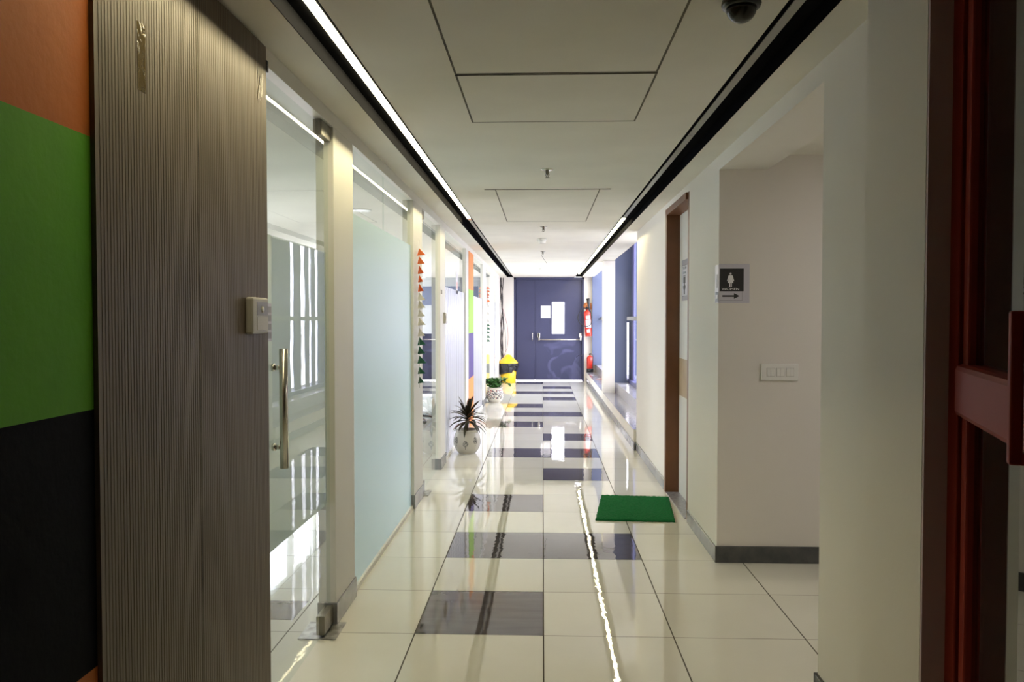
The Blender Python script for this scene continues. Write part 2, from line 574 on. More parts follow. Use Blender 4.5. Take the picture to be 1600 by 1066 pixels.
# mosaic-painted pot
def mosaic_mat():
    m = mat('painted_mosaic_pot', (0.70, 0.66, 0.58), 0.25)
    nt = m.node_tree
    b = nt.nodes['Principled BSDF']
    co = nt.nodes.new('ShaderNodeTexCoord')
    v = nt.nodes.new('ShaderNodeTexVoronoi')
    v.inputs['Scale'].default_value = 52
    v.feature = 'F1'
    nt.links.new(co.outputs['Object'], v.inputs['Vector'])
    lt = nt.nodes.new('ShaderNodeMath')
    lt.operation = 'LESS_THAN'
    lt.inputs[1].default_value = 0.47
    nt.links.new(v.outputs['Distance'], lt.inputs[0])
    sp = nt.nodes.new('ShaderNodeSeparateXYZ')
    nt.links.new(co.outputs['Object'], sp.inputs[0])
    z1 = nt.nodes.new('ShaderNodeMath')
    z1.operation = 'COMPARE'
    z1.inputs[1].default_value = 0.155
    z1.inputs[2].default_value = 0.075
    nt.links.new(sp.outputs['Z'], z1.inputs[0])
    mu = nt.nodes.new('ShaderNodeMath')
    mu.operation = 'MULTIPLY'
    nt.links.new(lt.outputs[0], mu.inputs[0])
    nt.links.new(z1.outputs[0], mu.inputs[1])
    s2 = nt.nodes.new('ShaderNodeSeparateColor')
    nt.links.new(v.outputs['Color'], s2.inputs[0])
    r = nt.nodes.new('ShaderNodeValToRGB')
    r.color_ramp.interpolation = 'CONSTANT'
    r.color_ramp.elements[0].color = (0.03, 0.02, 0.04, 1)
    r.color_ramp.elements[1].position = 0.55
    r.color_ramp.elements[1].color = (0.35, 0.04, 0.03, 1)
    e_ = r.color_ramp.elements.new(0.8)
    e_.color = (0.06, 0.08, 0.12, 1)
    nt.links.new(s2.outputs[0], r.inputs[0])
    mx = nt.nodes.new('ShaderNodeMix')
    mx.data_type = 'RGBA'
    mx.inputs['A'].default_value = (0.70, 0.66, 0.58, 1)
    nt.links.new(r.outputs[0], mx.inputs['B'])
    nt.links.new(mu.outputs[0], mx.inputs['Factor'])
    nt.links.new(mx.outputs['Result'], b.inputs['Base Color'])
    return m
M['mosaic'] = mosaic_mat()

# ================================================================ SETTING
CEIL = 2.44
GX = -1.02       # glass plane on the left
PX = -0.99       # face of the partition posts
RX = 1.05        # right wall face

# ---- floor: every tile a quad over a grout bed
def build_floor():
    m = MB()
    T = 0.6
    x0, y0 = 0.005, 3.71
    darkL = {0, 2, 4, 8, 12, 14, 16, 20, 24}
    darkR = {2, 6, 8, 10, 14, 18, 20, 22}
    m.mi = 2
    m.box(-3.7, 3.3, -3.0, 19.25, -0.12, -0.0015)
    for i in range(-7, 6):
        for k in range(-12, 26):
            a, b = x0 + i * T, x0 + (i + 1) * T
            c, d = y0 + k * T, y0 + (k + 1) * T
            if c < -3.0 or a < -3.8 or b > 3.3:
                continue
            dark = (i == -1 and k in darkL) or (i == 0 and k in darkR)
            if i < -3 and (i * 7 + k * 5) % 11 == 0:
                dark = True
            if k == 25:
                d = 19.25
            m.mi = 1 if dark else 0
            g1, g2 = 0.0032, 0.0018
            z = [random.uniform(-0.00012, 0.00012) for _ in range(4)]
            m.poly([(a + g1, c + g2, z[0]), (b - g1, c + g2, z[1]), (b - g1, d - g2, z[2]), (a + g1, d - g2, z[3])])
    # thin dark rectangle on the floor behind the glass door
    m.mi = 1
    m.box(-1.78, -1.215, 3.86, 4.12, 0.0, 0.0012)
    return struct(m.build('floor', [M['cream_tile'], M['dark_tile'], M['grout']]))
build_floor()

# ---- ceiling with slots for the two light channels
def build_ceiling():
    t = 0.12
    for a in ((-1.3, -0.8325, -3.0, 19.2), (-0.6865, 0.7495, -3.0, 19.2), (0.9095, 1.19, -3.0, 19.2), (1.19, 2.2, -3.0, 2.3),
              (-3.7, -1.3, 2.7, 17.2), (1.19, 3.3, 2.3, 9.1)):
        struct(MB().box(*a, CEIL, CEIL + t).build('ceiling', M['ceiling']))
    for a, b in ((-1.3, -0.5), (0.6, 1.19)):
        struct(MB().box(a, b, -3.0, 19.2, CEIL + 0.13, CEIL + 0.16).build('ceiling', M['ceiling']))
build_ceiling()

# ---- left side: colour-block painted wall
m = MB()
for k, (a, b) in enumerate(((1.865, CEIL), (1.27, 1.865), (0.70, 1.27), (0.0, 0.70))):
    m.mi = (0, 1, 2, 0)[k]
    m.box(-1.12, -0.985, -3.0, 1.735, a, b)
struct(m.build('wall_left', [M['p_orange'], M['p_green'], M['p_navy']]))

# header over the glass, end return, and the solid stretch near the far door
m = MB()
m.box(-1.10, PX, 2.84, 18.35, 2.375, CEIL)
m.box(-1.12, -0.99, 1.735, 2.84, 2.425, CEIL)
struct(m.build('trim_1', M['frame_white']))
m = MB()
m.box(-1.12, -0.995, 18.3, 19.2, 0, CEIL)
struct(m.build('wall_left_far', M['wall']))
m = MB()
m.box(-3.7, -1.12, 2.72, 2.84, 0, CEIL)
m.mi = 1
m.box(-3.7, -1.12, 17.0, 17.12, 0, 1.75)
m.mi = 2
m.box(-3.7, -1.12, 17.0, 17.12, 1.75, 2.15)
m.mi = 1
m.box(-3.7, -1.12, 17.0, 17.12, 2.15, CEIL)
struct(m.build('wall_office', [M['office_wall'], M['office_wall'], M['office_blue']]))
# office facade: big windows
m = MB()
m.box(-3.75, -3.6, 2.72, 17.12, 0, 0.12)
m.box(-3.75, -3.6, 2.72, 17.12, 2.3, CEIL)
m.box(-3.75, -3.6, 2.72, 6.2, 0.12, 2.3)
m.box(-3.75, -3.6, 7.8, 10.3, 0.12, 2.3)
struct(m.build('wall_office_facade', M['office_wall']))
wo = root('window_1', (-3.66, 10, 0.12))
m = MB()
yy = 10.35
while yy < 17.0:
    m.box(-3.70, -3.62, yy - 0.05, yy + 0.05, 0.12, 2.3)
    yy += 1.18
for z in (0.14, 0.95, 2.28):
    m.box(-3.69, -3.63, 10.3, 17.0, z - 0.025, z + 0.025)
m.box(-3.69, -3.63, 6.2, 7.8, 0.12, 0.16)
m.box(-3.69, -3.63, 6.97, 7.03, 0.12, 2.3)
m.build('window_frame', M['frame_white'], wo)
MB().box(-3.665, -3.655, 6.2, 7.8, 0.12, 2.3).build('pane', M['window_glass'], wo)  # unseen window section, added to let more daylight into the office
MB().box(-3.665, -3.655, 10.3, 17.0, 0.12, 2.3).build('pane', M['window_glass'], wo)

# ---- partition posts (white boxed frames) with their grey skirting
def post(name, y0, y1, skirt=True, x1=PX):
    o = struct(MB().box(-1.075, x1, y0, y1, 0.0, 2.375, 0.002).build(name, M['frame_white']))
    if skirt:
        MB().box(-1.078, x1 + 0.008, y0 - 0.008, y1 + 0.004, 0.0, 0.105, 0.002).build('skirting', M['skirt_grey'], o)
    return o
post('trim_2', 3.81, 4.20)
post('trim_3', 6.175, 6.62)
post('trim_4', 7.79, 8.19)
post('trim_5', 10.42, 10.78)
post('trim_6', 13.45, 14.10)
post('trim_7', 15.75, 16.35)
post('trim_8', 17.2, 18.35)

# ---- fixed panes with film
def pane(name, y0, y1, film, z0=0.03, ztop=2.03, joints=()):
    r = root(name, (GX, (y0 + y1) / 2, 0))
    cuts = [y0] + list(joints) + [y1]
    for a, b in zip(cuts[:-1], cuts[1:]):
        MB().box(GX - 0.006, GX + 0.006, a + 0.002, b - 0.002, z0, 2.373).build('pane', M['glass'], r)
    if film:
        MB().box(GX + 0.007, GX + 0.0085, y0, y1, z0, ztop).build('frosted_film', film, r)
    MB().box(GX - 0.025, GX + 0.022, y0, y1, 0.0, 0.028).build('bottom_channel', M['frame_white'], r)
    return r
pane('window_2', 4.20, 6.175, M['film_blue'], joints=(5.15,))
pane('window_3', 8.19, 10.42, M['film_stripe'], ztop=1.80)
pane('window_4', 11.50, 13.45, M['film_stripe'], ztop=1.80)
pane('window_5', 16.35, 17.2, M['film_stripe'], ztop=1.80)

# colour strip wall section between two panes
m = MB()
for k, (a, b) in enumerate(((1.865, 2.375), (1.27, 1.865), (0.66, 1.27), (0.0, 0.66))):
    m.mi = (0, 1, 2, 0)[k]
    m.box(-1.06, -0.985, 10.78, 11.50, a, b)
struct(m.build('wall_left_strip', [M['s_orange'], M['s_lime'], M['s_purple']]))

# ---- glass doors on the left
def patch(parent, y0, y1, z0, z1, nm='patch_fitting'):
    return MB().box(GX - 0.02, GX + 0.02, y0, y1, z0, z1, 0.004).build(nm, M['dark_steel'], parent)
def glass_door(name, y0, y1, hinge_far, film=None, handle_y=None):
    r = root(name, (GX, (y0 + y1) / 2, 0))
    MB().box(GX - 0.006, GX + 0.006, y0, y1, 0.012, 2.355).build('pane', M['glass'], r)
    if film:
        m = MB()
        m.box(GX - 0.0085, GX - 0.007, y0, y1, 0.585, 1.785)
        m.build('frosted_film', M['film'], r)
    yf = y1 - 0.16 if hinge_far else y0
    patch(r, yf, yf + 0.16, 2.30, 2.372)
    patch(r, yf, yf + 0.16, 0.012, 0.10)
    pl = MB().box(GX - 0.10, GX + 0.075, yf - 0.02, yf + 0.19, 0.0006, 0.004).build('floor_plate', M['plate'], r)
    if handle_y:
        h = MB()
        h.tube([(-0.972, handle_y, 0.906), (-0.972, handle_y, 1.356)], 0.016, 20)
        hb = h.build('door_handle', M['steel'], r)
        for z in (1.285, 0.985):
            k = MB()
            k.tube([(GX + 0.004, handle_y, z), (GX + 0.016, handle_y, z)], 0.014, 16)
            k.tube([(GX + 0.01, handle_y, z), (-0.972, handle_y, z)], 0.009, 14)
            k.build('standoff', M['chrome'], hb)
    return r
glass_door('door_1', 2.87, 3.80, True, True, 2.995)
glass_door('door_2', 6.64, 7.78, False)
glass_door('door_3', 14.12, 15.74, False)
# thin white rebate beside the near door
struct(MB().box(-1.07, -1.0, 2.842, 2.862, 0, 2.375).build('trim_9', M['frame_white']))

# ---- right side
m = MB()
W0 = 1.32
m.box(RX, W0, 2.43, 3.09, 0, CEIL)                    # short wall before the opening
m.box(RX, 1.335, 3.09, 4.88, 2.355, CEIL)             # beam over the opening
m.box(RX, 3.3, 4.88, 5.0, 0, CEIL)                    # recess wall facing the camera
m.box(RX, 1.30, 5.0, 5.86, 0, CEIL)
m.box(RX, 1.30, 6.90, 9.08, 0, CEIL)
m.box(RX, 1.30, 5.86, 6.90, 2.385, CEIL)
m.box(1.21, 1.32, 5.86, 6.90, 0, 2.385)                # behind the door leaf
m.box(W0, 3.3, 2.31, 2.43, 0, CEIL)
m.box(3.2, 3.3, 2.43, 4.88, 0, CEIL)
m.box(0.95, 1.35, 2.055, 2.43, 0, CEIL)                # near pier
struct(m.build('wall_right', M['wall']))
struct(MB().box(0.951, 1.008, 2.045, 2.056, 0, CEIL).build('trim_10', M['brown_paint']))
# bay pier and curb
m = MB()
m.box(1.02, 1.21, 13.6, 13.95, 0.225, CEIL)
m.box(1.02, 1.16, 9.08, 19.0, 0, 0.222)
struct(m.build('wall_right_curb', M['wall']))
m = MB()
m.box(1.012, 1.022, 9.0, 19.0, 0, 0.09, 0.002)
m.box(RX - 0.012, RX + 0.004, 6.93, 9.08, 0, 0.09, 0.002)
m.box(RX - 0.012, RX + 0.004, 4.88, 5.83, 0, 0.09, 0.002)
m.mi = 1
m.box(RX - 0.012, 3.2, 4.868, 4.884, 0, 0.10, 0.002)
m.box(RX - 0.012, RX + 0.004, 2.43, 3.10, 0, 0.115, 0.002)
m.box(RX - 0.012, 1.32, 3.088, 3.102, 0, 0.115, 0.002)
struct(m.build('baseboard_right', [M['skirt_grey'], M['skirt_dark']]))
# granite sill and raised step
m = MB()
m.box(1.018, 1.26, 9.09, 13.6, 0.2221, 0.2265)
m.box(1.018, 1.26, 13.95, 18.99, 0.2221, 0.2265)
m.box(1.021, 1.26, 13.6, 13.95, 0.2221, 0.2245)
m.mi = 1
m.box(1.24, 1.75, 9.09, 18.99, 0.0, 0.39, 0.003)
struct(m.build('trim_11', [M['granite'], M['granite_light']]))
# facade of the bays
wr = root('window_6', (1.5, 11.3, 0.39))
m = MB()
for a, b in ((9.1, 9.2), (10.25, 11.15), (11.32, 11.64), (11.86, 12.07), (12.2, 12.38), (12.56, 12.86), (13.3, 13.64)):
    m.box(1.488, 1.503, a, b, 0.39, 3.2)
m.mi = 1
m.box(1.20, 1.415, 13.64, 13.70, 0.39, 3.2)
m.box(1.45, 1.72, 13.64, 13.70, 0.39, 3.2)
m.box(1.415, 1.45, 13.64, 13.70, 1.40, 3.2)
m.box(1.415, 1.45, 13.64, 13.70, 0.39, 0.43)
m.mi = 0
m.box(1.44, 1.56, 9.1, 13.64, 0.39, 0.45)
m.box(1.44, 1.56, 9.1, 13.64, 3.0, 3.2)
m.build('window_frame', [M['blue_panel2'], M['blue_panel']], wr)
MB().box(1.34, 1.44, 9.1, 12.95, 1.44, 1.50, 0.004).build('rail', M['grey_metal'], wr)
MB().box(1.506, 1.512, 9.1, 13.64, 0.45, 3.0).build('pane', M['window_glass'], wr)
wr = root('window_7', (1.5, 16.5, 0.39))
m = MB()
for y in (15.2, 16.4, 17.6):
    m.box(1.44, 1.56, y - 0.04, y + 0.04, 0.39, 3.2)
m.mi = 1
m.box(1.15, 1.72, 18.84, 18.95, 0.39, 3.2)
m.mi = 0
m.box(1.44, 1.56, 13.76, 18.84, 0.39, 0.45)
m.box(1.44, 1.56, 13.76, 18.84, 3.0, 3.2)
m.build('window_frame', [M['blue_panel2'], M['blue_panel']], wr)
MB().box(1.34, 1.44, 13.76, 18.84, 1.44, 1.50, 0.004).build('rail', M['grey_metal'], wr)
MB().box(1.495, 1.505, 13.76, 18.84, 0.45, 3.0).build('pane', M['window_glass'], wr)
# lid over the tall glazed bays, behind the ceiling edge
m = MB()
m.box(1.19, 1.75, 9.08, 19.0, 3.2, 3.3)
m.box(1.17, 1.21, 9.08, 19.0, CEIL + 0.12, 3.3)
m.box(1.19, 1.75, 9.0, 9.1, CEIL, 3.3)
m.box(1.19, 1.75, 18.96, 19.05, CEIL, 3.3)
m.box(1.30, 1.75, 9.0, 9.1, 0.0, CEIL)
struct(m.build('wall_bay', M['wall']))

# ---- end wall and fire door
m = MB()
m.box(-1.12, -0.68, 19.0, 19.2, 0, CEIL + 0.12)
m.box(0.97, 1.80, 19.0, 19.2, 0, CEIL + 0.12)
struct(m.build('wall_end', M['wall']))
DY = 19.06
de = root('door_4', (0.145, DY, 0))
m = MB()
m.box(-0.68, -0.632, DY - 0.06, DY + 0.08, 0, 2.435)
m.box(0.922, 0.97, DY - 0.06, DY + 0.08, 0, 2.435)
m.box(-0.68, 0.97, DY - 0.06, DY + 0.08, 2.39, 2.435)
m.box(-0.64, 0.93, DY + 0.047, DY + 0.08, 2.36, 2.40)
m.box(-0.64, -0.605, DY + 0.047, DY + 0.08, 0.036, 2.40)
m.box(0.895, 0.93, DY + 0.047, DY + 0.08, 0.036, 2.40)
m.box(-0.20, -0.155, DY + 0.047, DY + 0.065, 0.036, 2.40)
m.build('door_frame', M['blue_door'], de)
m = MB()
m.box(-0.626, -0.184, DY, DY + 0.045, 0.022, 2.385, 0.003)
lf = m.build('narrow_leaf', M['blue_door'], de)
lf['label'] = 'narrow fixed leaf'
m = MB()
wx0, wx1, wz0, wz1 = 0.213, 0.512, 1.108, 1.862
m.box(-0.176, wx0, DY, DY + 0.045, 0.022, 2.385)
m.box(wx1, 0.918, DY, DY + 0.045, 0.022, 2.385)
m.box(wx0, wx1, DY, DY + 0.045, 0.022, wz0)
m.box(wx0, wx1, DY, DY + 0.045, wz1, 2.385)
lf2 = m.build('wide_leaf', M['blue_door'], de)
m = MB()
for a in ((wx0 - 0.02, wx0 + 0.004, wz0 - 0.02, wz1 + 0.02), (wx1 - 0.004, wx1 + 0.02, wz0 - 0.02, wz1 + 0.02),
          (wx0, wx1, wz0 - 0.02, wz0 + 0.004), (wx0, wx1, wz1 - 0.004, wz1 + 0.02)):
    m.box(a[0], a[1], DY - 0.008, DY + 0.05, a[2], a[3])
m.build('vision_frame', M['blue_door'], lf2)
MB().box(wx0, wx1, DY + 0.02, DY + 0.026, wz0, wz1).build('vision_pane', M['window_glass'], lf2)
m = MB()
m.tube([(-0.09, DY - 0.085, 0.975), (0.885, DY - 0.085, 0.975)], 0.016, 12)
pb = m.build('panic_bar', M['steel'], lf2)
for x in (-0.09, 0.885):
    m = MB()
    m.box(x - 0.028, x + 0.028, DY - 0.055, DY, 1.02, 1.13, 0.008)
    m.box(x - 0.016, x + 0.016, DY - 0.10, DY - 0.04, 0.955, 1.04, 0.006)
    m.build('bar_bracket', M['chrome'], pb)
m = MB()
m.tube(catmull([(-0.245, DY, 0.96), (-0.245, DY - 0.045, 0.97), (-0.245, DY - 0.045, 1.12), (-0.245, DY, 1.13)]), 0.009, 10)
m.build('door_handle', M['steel'], lf)
# threshold strip outside the door
struct(MB().box(-0.68, 0.97, 19.12, 19.25, -0.02, 0.004).build('trim_12', M['granite_light']))

# ---- restroom door on the right
struct(MB().box(1.038, 1.15, 5.93, 6.83, 0, 0.008, 0.002).build('trim_13', M['granite']))
dr = root('door_5', (1.1, 6.38, 0))
m = MB()
m.box(1.035, 1.20, 6.83, 6.90, 0, 2.385, 0.002)
m.box(1.052, 1.20, 5.86, 5.93, 0, 2.385, 0.002)
m.box(1.035, 1.20, 5.93, 6.83, 2.335, 2.385, 0.002)
m.build('door_frame', M['wood_brown'], dr)
m = MB()
m.box(1.146, 1.186, 5.935, 6.825, 0.01, 0.83)
m.box(1.146, 1.186, 5.935, 6.825, 1.14, 2.33)
m.mi = 1
m.box(1.146, 1.186, 5.935, 6.825, 0.83, 1.14)
lf = m.build('door_leaf', [M['door_white'], M['door_band']], dr)
m = MB()
m.tube([(1.146, 6.02, 1.02), (1.10, 6.02, 1.02), (1.10, 6.12, 1.02)], 0.009, 10)
m.build('door_handle', M['steel'], lf)

# ---- near right: red framed glass door, swung open
dn = root('door_6', (1.03, 2.0, 0))
MB().box(1.008, 1.06, 2.0, 2.056, 0, 2.435, 0.004).build('door_frame', M['red_metal'], dn)
ang = math.atan((1230 - 848) / F_PX)
hx, hy = 1.030, 1.975
LM = Matrix.Translation((hx, hy, 0)) @ Matrix.Rotation(math.radians(180) - ang, 4, 'Z')
# local: x across the leaf thickness, y from hinge (0) to the free edge (0.9)
m = MB()
m.box(-0.022, 0.022, 0.0, 0.055, 0.01, 2.42, 0.006, LM)
m.box(-0.022, 0.022, 0.85, 0.905, 0.01, 2.42, 0.006, LM)
m.box(-0.022, 0.022, 0.055, 0.85, 2.36, 2.42, 0.004, LM)
m.box(-0.022, 0.022, 0.055, 0.85, 0.01, 0.12, 0.004, LM)
m.build('leaf_frame', M['red_metal'], dn)
m = MB()
m.box(-0.026, 0.040, 0.0, 0.87, 1.235, 1.36, 0.014, LM)
m.build('mid_rail', M['red_metal'], dn)
MB().box(-0.004, 0.004, 0.055, 0.85, 0.12, 2.36, 0, LM).build('pane', M['dark_glass'], dn)
m = MB()
m.box(0.050, 0.070, 0.640, 0.662, 1.226, 1.482, 0.004, LM)
m.box(0.0, 0.055, 0.640, 0.662, 1.462, 1.482, 0.004, LM)
m.box(0.0, 0.055, 0.640, 0.662, 1.226, 1.246, 0.004, LM)
m.build('door_handle', M['red_metal'], dn)
# vestibule shell behind and beside the camera
m = MB()
m.box(1.9, 2.0, -3.0, 2.06, 0, CEIL)
m.box(1.06, 2.0, 2.055, 2.15, 0, CEIL)
m.box(-1.12, 2.0, -3.1, -3.0, 0, CEIL)
struct(m.build('wall_vestibule', M['vestibule']))

# ================================================================ THINGS
# ---- brown ribbed panel
pr = thing('wall_panel', (-1.0, 2.28, 0), 'tall brown ribbed laminate panel beside the glass door, left foreground', 'wall panel')
m = MB()
y = 1.742
pts = []
while y < 2.832:
    pts += [(y, -0.9745), (y + 0.0085, -0.9745), (y + 0.0100, -0.9753), (y + 0.0122, -0.9753)]
    y += 0.0136
pts = [p for p in pts if p[0] < 2.832] + [(2.836, -0.9745)]
pts += [(2.836, -1.0), (1.736, -1.0), (1.736, -0.9745)]
bm = m.bm
lo = [bm.verts.new((p[1], p[0], 0.0)) for p in pts]
hi = [bm.verts.new((p[1], p[0], 2.425)) for p in pts]
for i in range(len(pts)):
    j = (i + 1) % len(pts)
    bm.faces.new((lo[i], lo[j], hi[j], hi[i]))
bm.faces.new(hi)
m.build('ribbed_face', M['laminate_brown'], pr)
MB().box(-0.9752, -0.9742, 2.262, 2.268, 0.0, 2.42).build('panel_seam', M['gap'], pr)
MB().box(-1.12, -1.0, 1.736, 2.838, 0, 2.425).build('panel_core', M['wood_brown'], pr)
m = MB()
m.tube([(-0.985, 2.845, 2.42), (-0.985, 2.845, 2.335)], 0.008, 8)
m.box(-1.0, -0.972, 2.836, 2.856, 2.34, 2.38, 0.002)
m.build('hinge_pin', M['black'], pr)

# tape on the panel
m = MB()
m.box(-0.9745, -0.9738, 1.925, 1.965, 2.02, 2.185)
tag(m.build('packing_tape', M['tape']), 'vertical strip of brown packing tape stuck high on the ribbed panel', 'tape')
m = MB()
random.seed(3)
for k in range(7):
    yc, zc = 2.80 - random.random() * 0.05, 2.19 + random.random() * 0.12
    w, h = random.uniform(0.004, 0.012), random.uniform(0.01, 0.028)
    q = []
    for j in range(7):
        a = 2 * PI * j / 7
        q.append((-0.9738 + random.uniform(0, 0.002), yc + w * math.cos(a), zc + h * math.sin(a) + w * math.cos(a)))
    m.bm.faces.new([m.bm.verts.new(p) for p in q])
tag(m.build('tape_scrap', M['tape_shiny']), 'torn shiny clear tape scraps at the top edge of the ribbed panel', 'tape')

# exit button
eb = thing('exit_button', (-0.972, 2.68, 1.42), 'small grey access control box on the brown ribbed panel', 'access reader')
MB().box(-0.975, -0.948, 2.615, 2.765, 1.418, 1.54, 0.007).build('housing', M['grey_plastic'], eb)
b1 = MB().box(-0.9485, -0.9465, 2.65, 2.755, 1.48, 1.525, 0.001).build('dark_label', M['grey_label'], eb)
m = MB()
m.lathe([(0.0, 0.004), (0.010, 0.004), (0.011, 0.0)], 16, Matrix.Translation((-0.947, 2.70, 1.50)) @ Matrix.Rotation(PI / 2, 4, 'Y'))
m.build('push_button', M['white_plastic'], eb)
MB().box(-0.9485, -0.9460, 2.65, 2.755, 1.43, 1.475, 0.001).build('front_cover', M['grey_plastic'], eb)

# ---- linear lights in their channels
def channel(side, x0, x1, lx0, lx1, label, lit):
    t = thing('linear_light', ((x0 + x1) / 2, 9, CEIL), label, 'ceiling light', 'linear light channels in the corridor ceiling')
    zt = CEIL + 0.059
    m = MB()
    e_ = 0.003
    m.box(x0, x0 + e_, -2.9, 18.9, CEIL - 0.0015, zt)
    m.box(x1 - e_, x1, -2.9, 18.9, CEIL - 0.0015, zt)
    m.box(x0, x1, -2.9, 18.9, zt, zt + e_)
    m.box(x0, x1, 18.895, 18.9, CEIL - 0.001, zt)
    m.box(x0, x1, -2.9, -2.895, CEIL - 0.001, zt)
    m.build('channel_housing', M['black_alu'], t)
    for (a, b, on) in lit:
        k = a
        while k < b - 0.01:
            e2 = min(b, k + 2.4)
            mm = MB().box(lx0, lx1, k + 0.004, e2 - 0.004, CEIL + 0.055, zt + 0.001)
            mm.build('lit_diffuser' if on else 'unlit_diffuser', M['led_on'] if on else M['led_off'], t)
            k = e2
    return t
lt = channel('left', -0.832, -0.687, -0.7726, -0.7397, 'long recessed black ceiling channel on the glass partition side, lit near the camera',
        [(-2.6, 1.7, False), (1.7, 4.0, True), (4.0, 8.30, True), (8.42, 18.8, False)])
MB().box(-0.7726, -0.7397, 8.30, 8.42, CEIL + 0.053, CEIL + 0.060).build('orange_end_piece', M['orange_tip'], lt)
channel('right', 0.75, 0.909, 0.8116, 0.8465, 'long recessed black ceiling channel on the door side, lit only at the far half',
        [(-2.6, 8.35, False), (8.35, 18.6, True)])

# ---- ceiling hatches
def hatch(x0, x1, y0, y1, label, over=0.0):
    t = thing('ceiling_hatch', ((x0 + x1) / 2, (y0 + y1) / 2, CEIL), label, 'ceiling hatch', 'access hatches in the corridor ceiling')
    MB().box(x0 + 0.008, x1 - 0.008, y0 + 0.011, y1 - 0.008, CEIL - 0.003, CEIL - 0.0002, 0.001).build('hatch_panel', M['hatch'], t)
    m = MB()
    z0, z1 = CEIL - 0.0034, CEIL + 0.0005
    m.box(x0 - over, x1 + over, y0, y0 + 0.011, z0, z1)
    m.box(x0, x1, y1 - 0.008, y1, z0, z1)
    m.box(x0, x0 + 0.008, y0, y1, z0, z1)
    m.box(x1 - 0.008, x1, y0, y1, z0, z1)
    m.build('shadow_gap', M['gap'], t)
hatch(-0.35, 0.45, 1.6, 3.218, 'large square ceiling hatch nearest the camera, cut by the top of the photo')
hatch(-0.35, 0.452, 3.232, 4.01, 'second ceiling hatch, directly beyond the largest one')
hatch(-0.36, 0.43, 6.09, 8.10, 'farthest ceiling hatch, with a front joint wider than the panel', 0.08)

# ---- sprinklers, detectors
def sprinkler(x, y, label):
    t = thing('sprinkler', (x, y, CEIL), label, 'sprinkler', 'sprinkler heads along the corridor ceiling')
    T = Matrix.Translation((x, y, CEIL))
    MB().lathe([(0.0, -0.006), (0.03, -0.006), (0.042, -0.001), (0.042, 0.001)], 24, T).build('escutcheon', M['steel'], t)
    m = MB()
    m.lathe([(0.012, -0.004), (0.012, -0.022), (0.007, -0.03), (0.007, -0.036)], 12, T)
    for s_ in (-1, 1):
        m.tube([(x + s_ * 0.006, y, CEIL - 0.02), (x + s_ * 0.013, y, CEIL - 0.034), (x + s_ * 0.003, y, CEIL - 0.05)], 0.0025, 6)
    m.build('frame_arms', M['dark_steel'], t)
    MB().lathe([(0.0, -0.0555), (0.017, -0.054), (0.018, -0.052), (0.0, -0.050)], 16, T).build('deflector', M['dark_steel'], t)
sprinkler(0.028, 5.30, 'sprinkler head nearest the camera, between the ceiling hatches')
sprinkler(0.006, 8.56, 'sprinkler head just beyond the farthest ceiling hatch')
sprinkler(0.0, 11.72, 'small sprinkler head beyond the nearer smoke detector')
def detector(x, y, label, s_=1.0):
    t = thing('smoke_detector', (x, y, CEIL), label, 'smoke detector', 'smoke detectors along the corridor ceiling')
    T = Matrix.Translation((x, y, CEIL))
    MB().lathe([(0.056 * s_, 0.0), (0.056 * s_, -0.018), (0.052 * s_, -0.026)], 28, T).build('detector_base', M['white_plastic'], t)
    MB().lathe([(0.046 * s_, -0.026), (0.044 * s_, -0.044), (0.034 * s_, -0.055), (0.0, -0.056)], 28, T).build('sensor_cap', M['white_plastic'], t)
    MB().lathe([(0.030 * s_, -0.050), (0.030 * s_, -0.0575), (0, -0.0575)], 20, T).build('sensor_grille', M['grey_plastic'], t)
detector(-0.009, 9.85, 'white round smoke detector nearer the camera, between two sprinkler heads')
detector(-0.014, 15.6, 'white round smoke detector farthest along, near the blue door')

tag(MB().box(0.018, 0.024, 12.4, 14.2, CEIL - 0.0015, CEIL + 0.0005, 0, Matrix.Translation((0.021, 13.3, 0)) @ Matrix.Rotation(-0.05, 4, 'Z') @ Matrix.Translation((-0.021, -13.3, 0))).build('ceiling_crack', M['gap']), 'thin dark wire across the ceiling between the last sprinkler and far smoke detector', 'crack')  # shallow dark bar along the ceiling, stands for a crack line

# ---- dome camera
dc = thing('dome_camera', (0.60, 2.47, CEIL), 'black dome security camera on the ceiling, cut by the top edge', 'security camera')
T = Matrix.Translation((0.605, 2.52, CEIL))
MB().lathe([(0.058, 0.0), (0.060, -0.012), (0.056, -0.022), (0.046, -0.024)], 32, T).build('camera_base', M['black'], dc)
MB().lathe([(0.046, -0.024)] + [(0.046 * math.cos(a * PI / 16), -0.024 - 0.044 * math.sin(a * PI / 16)) for a in range(1, 9)], 32, T).build('dome', M['black'], dc)

# ---- green doormat
m = MB()
mc = [(0.385, 5.855), (0.955, 5.825), (1.03, 6.62), (0.487, 6.665)]
nx_, ny_ = 46, 46
grid = []
random.seed(5)
for j in range(ny_ + 1):
    row = []
    for i in range(nx_ + 1):
        u, v = i / nx_, j / ny_
        x = (1 - u) * (1 - v) * mc[0][0] + u * (1 - v) * mc[1][0] + u * v * mc[2][0] + (1 - u) * v * mc[3][0]
        y = (1 - u) * (1 - v) * mc[0][1] + u * (1 - v) * mc[1][1] + u * v * mc[2][1] + (1 - u) * v * mc[3][1]
        ed = i in (0, nx_) or j in (0, ny_)
        if ed:
            x += random.uniform(-0.003, 0.003)
            y += random.uniform(-0.003, 0.003)
        row.append(m.bm.verts.new((x, y, 0.012 if ed else 0.014 + random.uniform(0, 0.006))))
    grid.append(row)
for j in range(ny_):
    for i in range(nx_):
        m.bm.faces.new((grid[j][i], grid[j][i + 1], grid[j + 1][i + 1], grid[j + 1][i]))
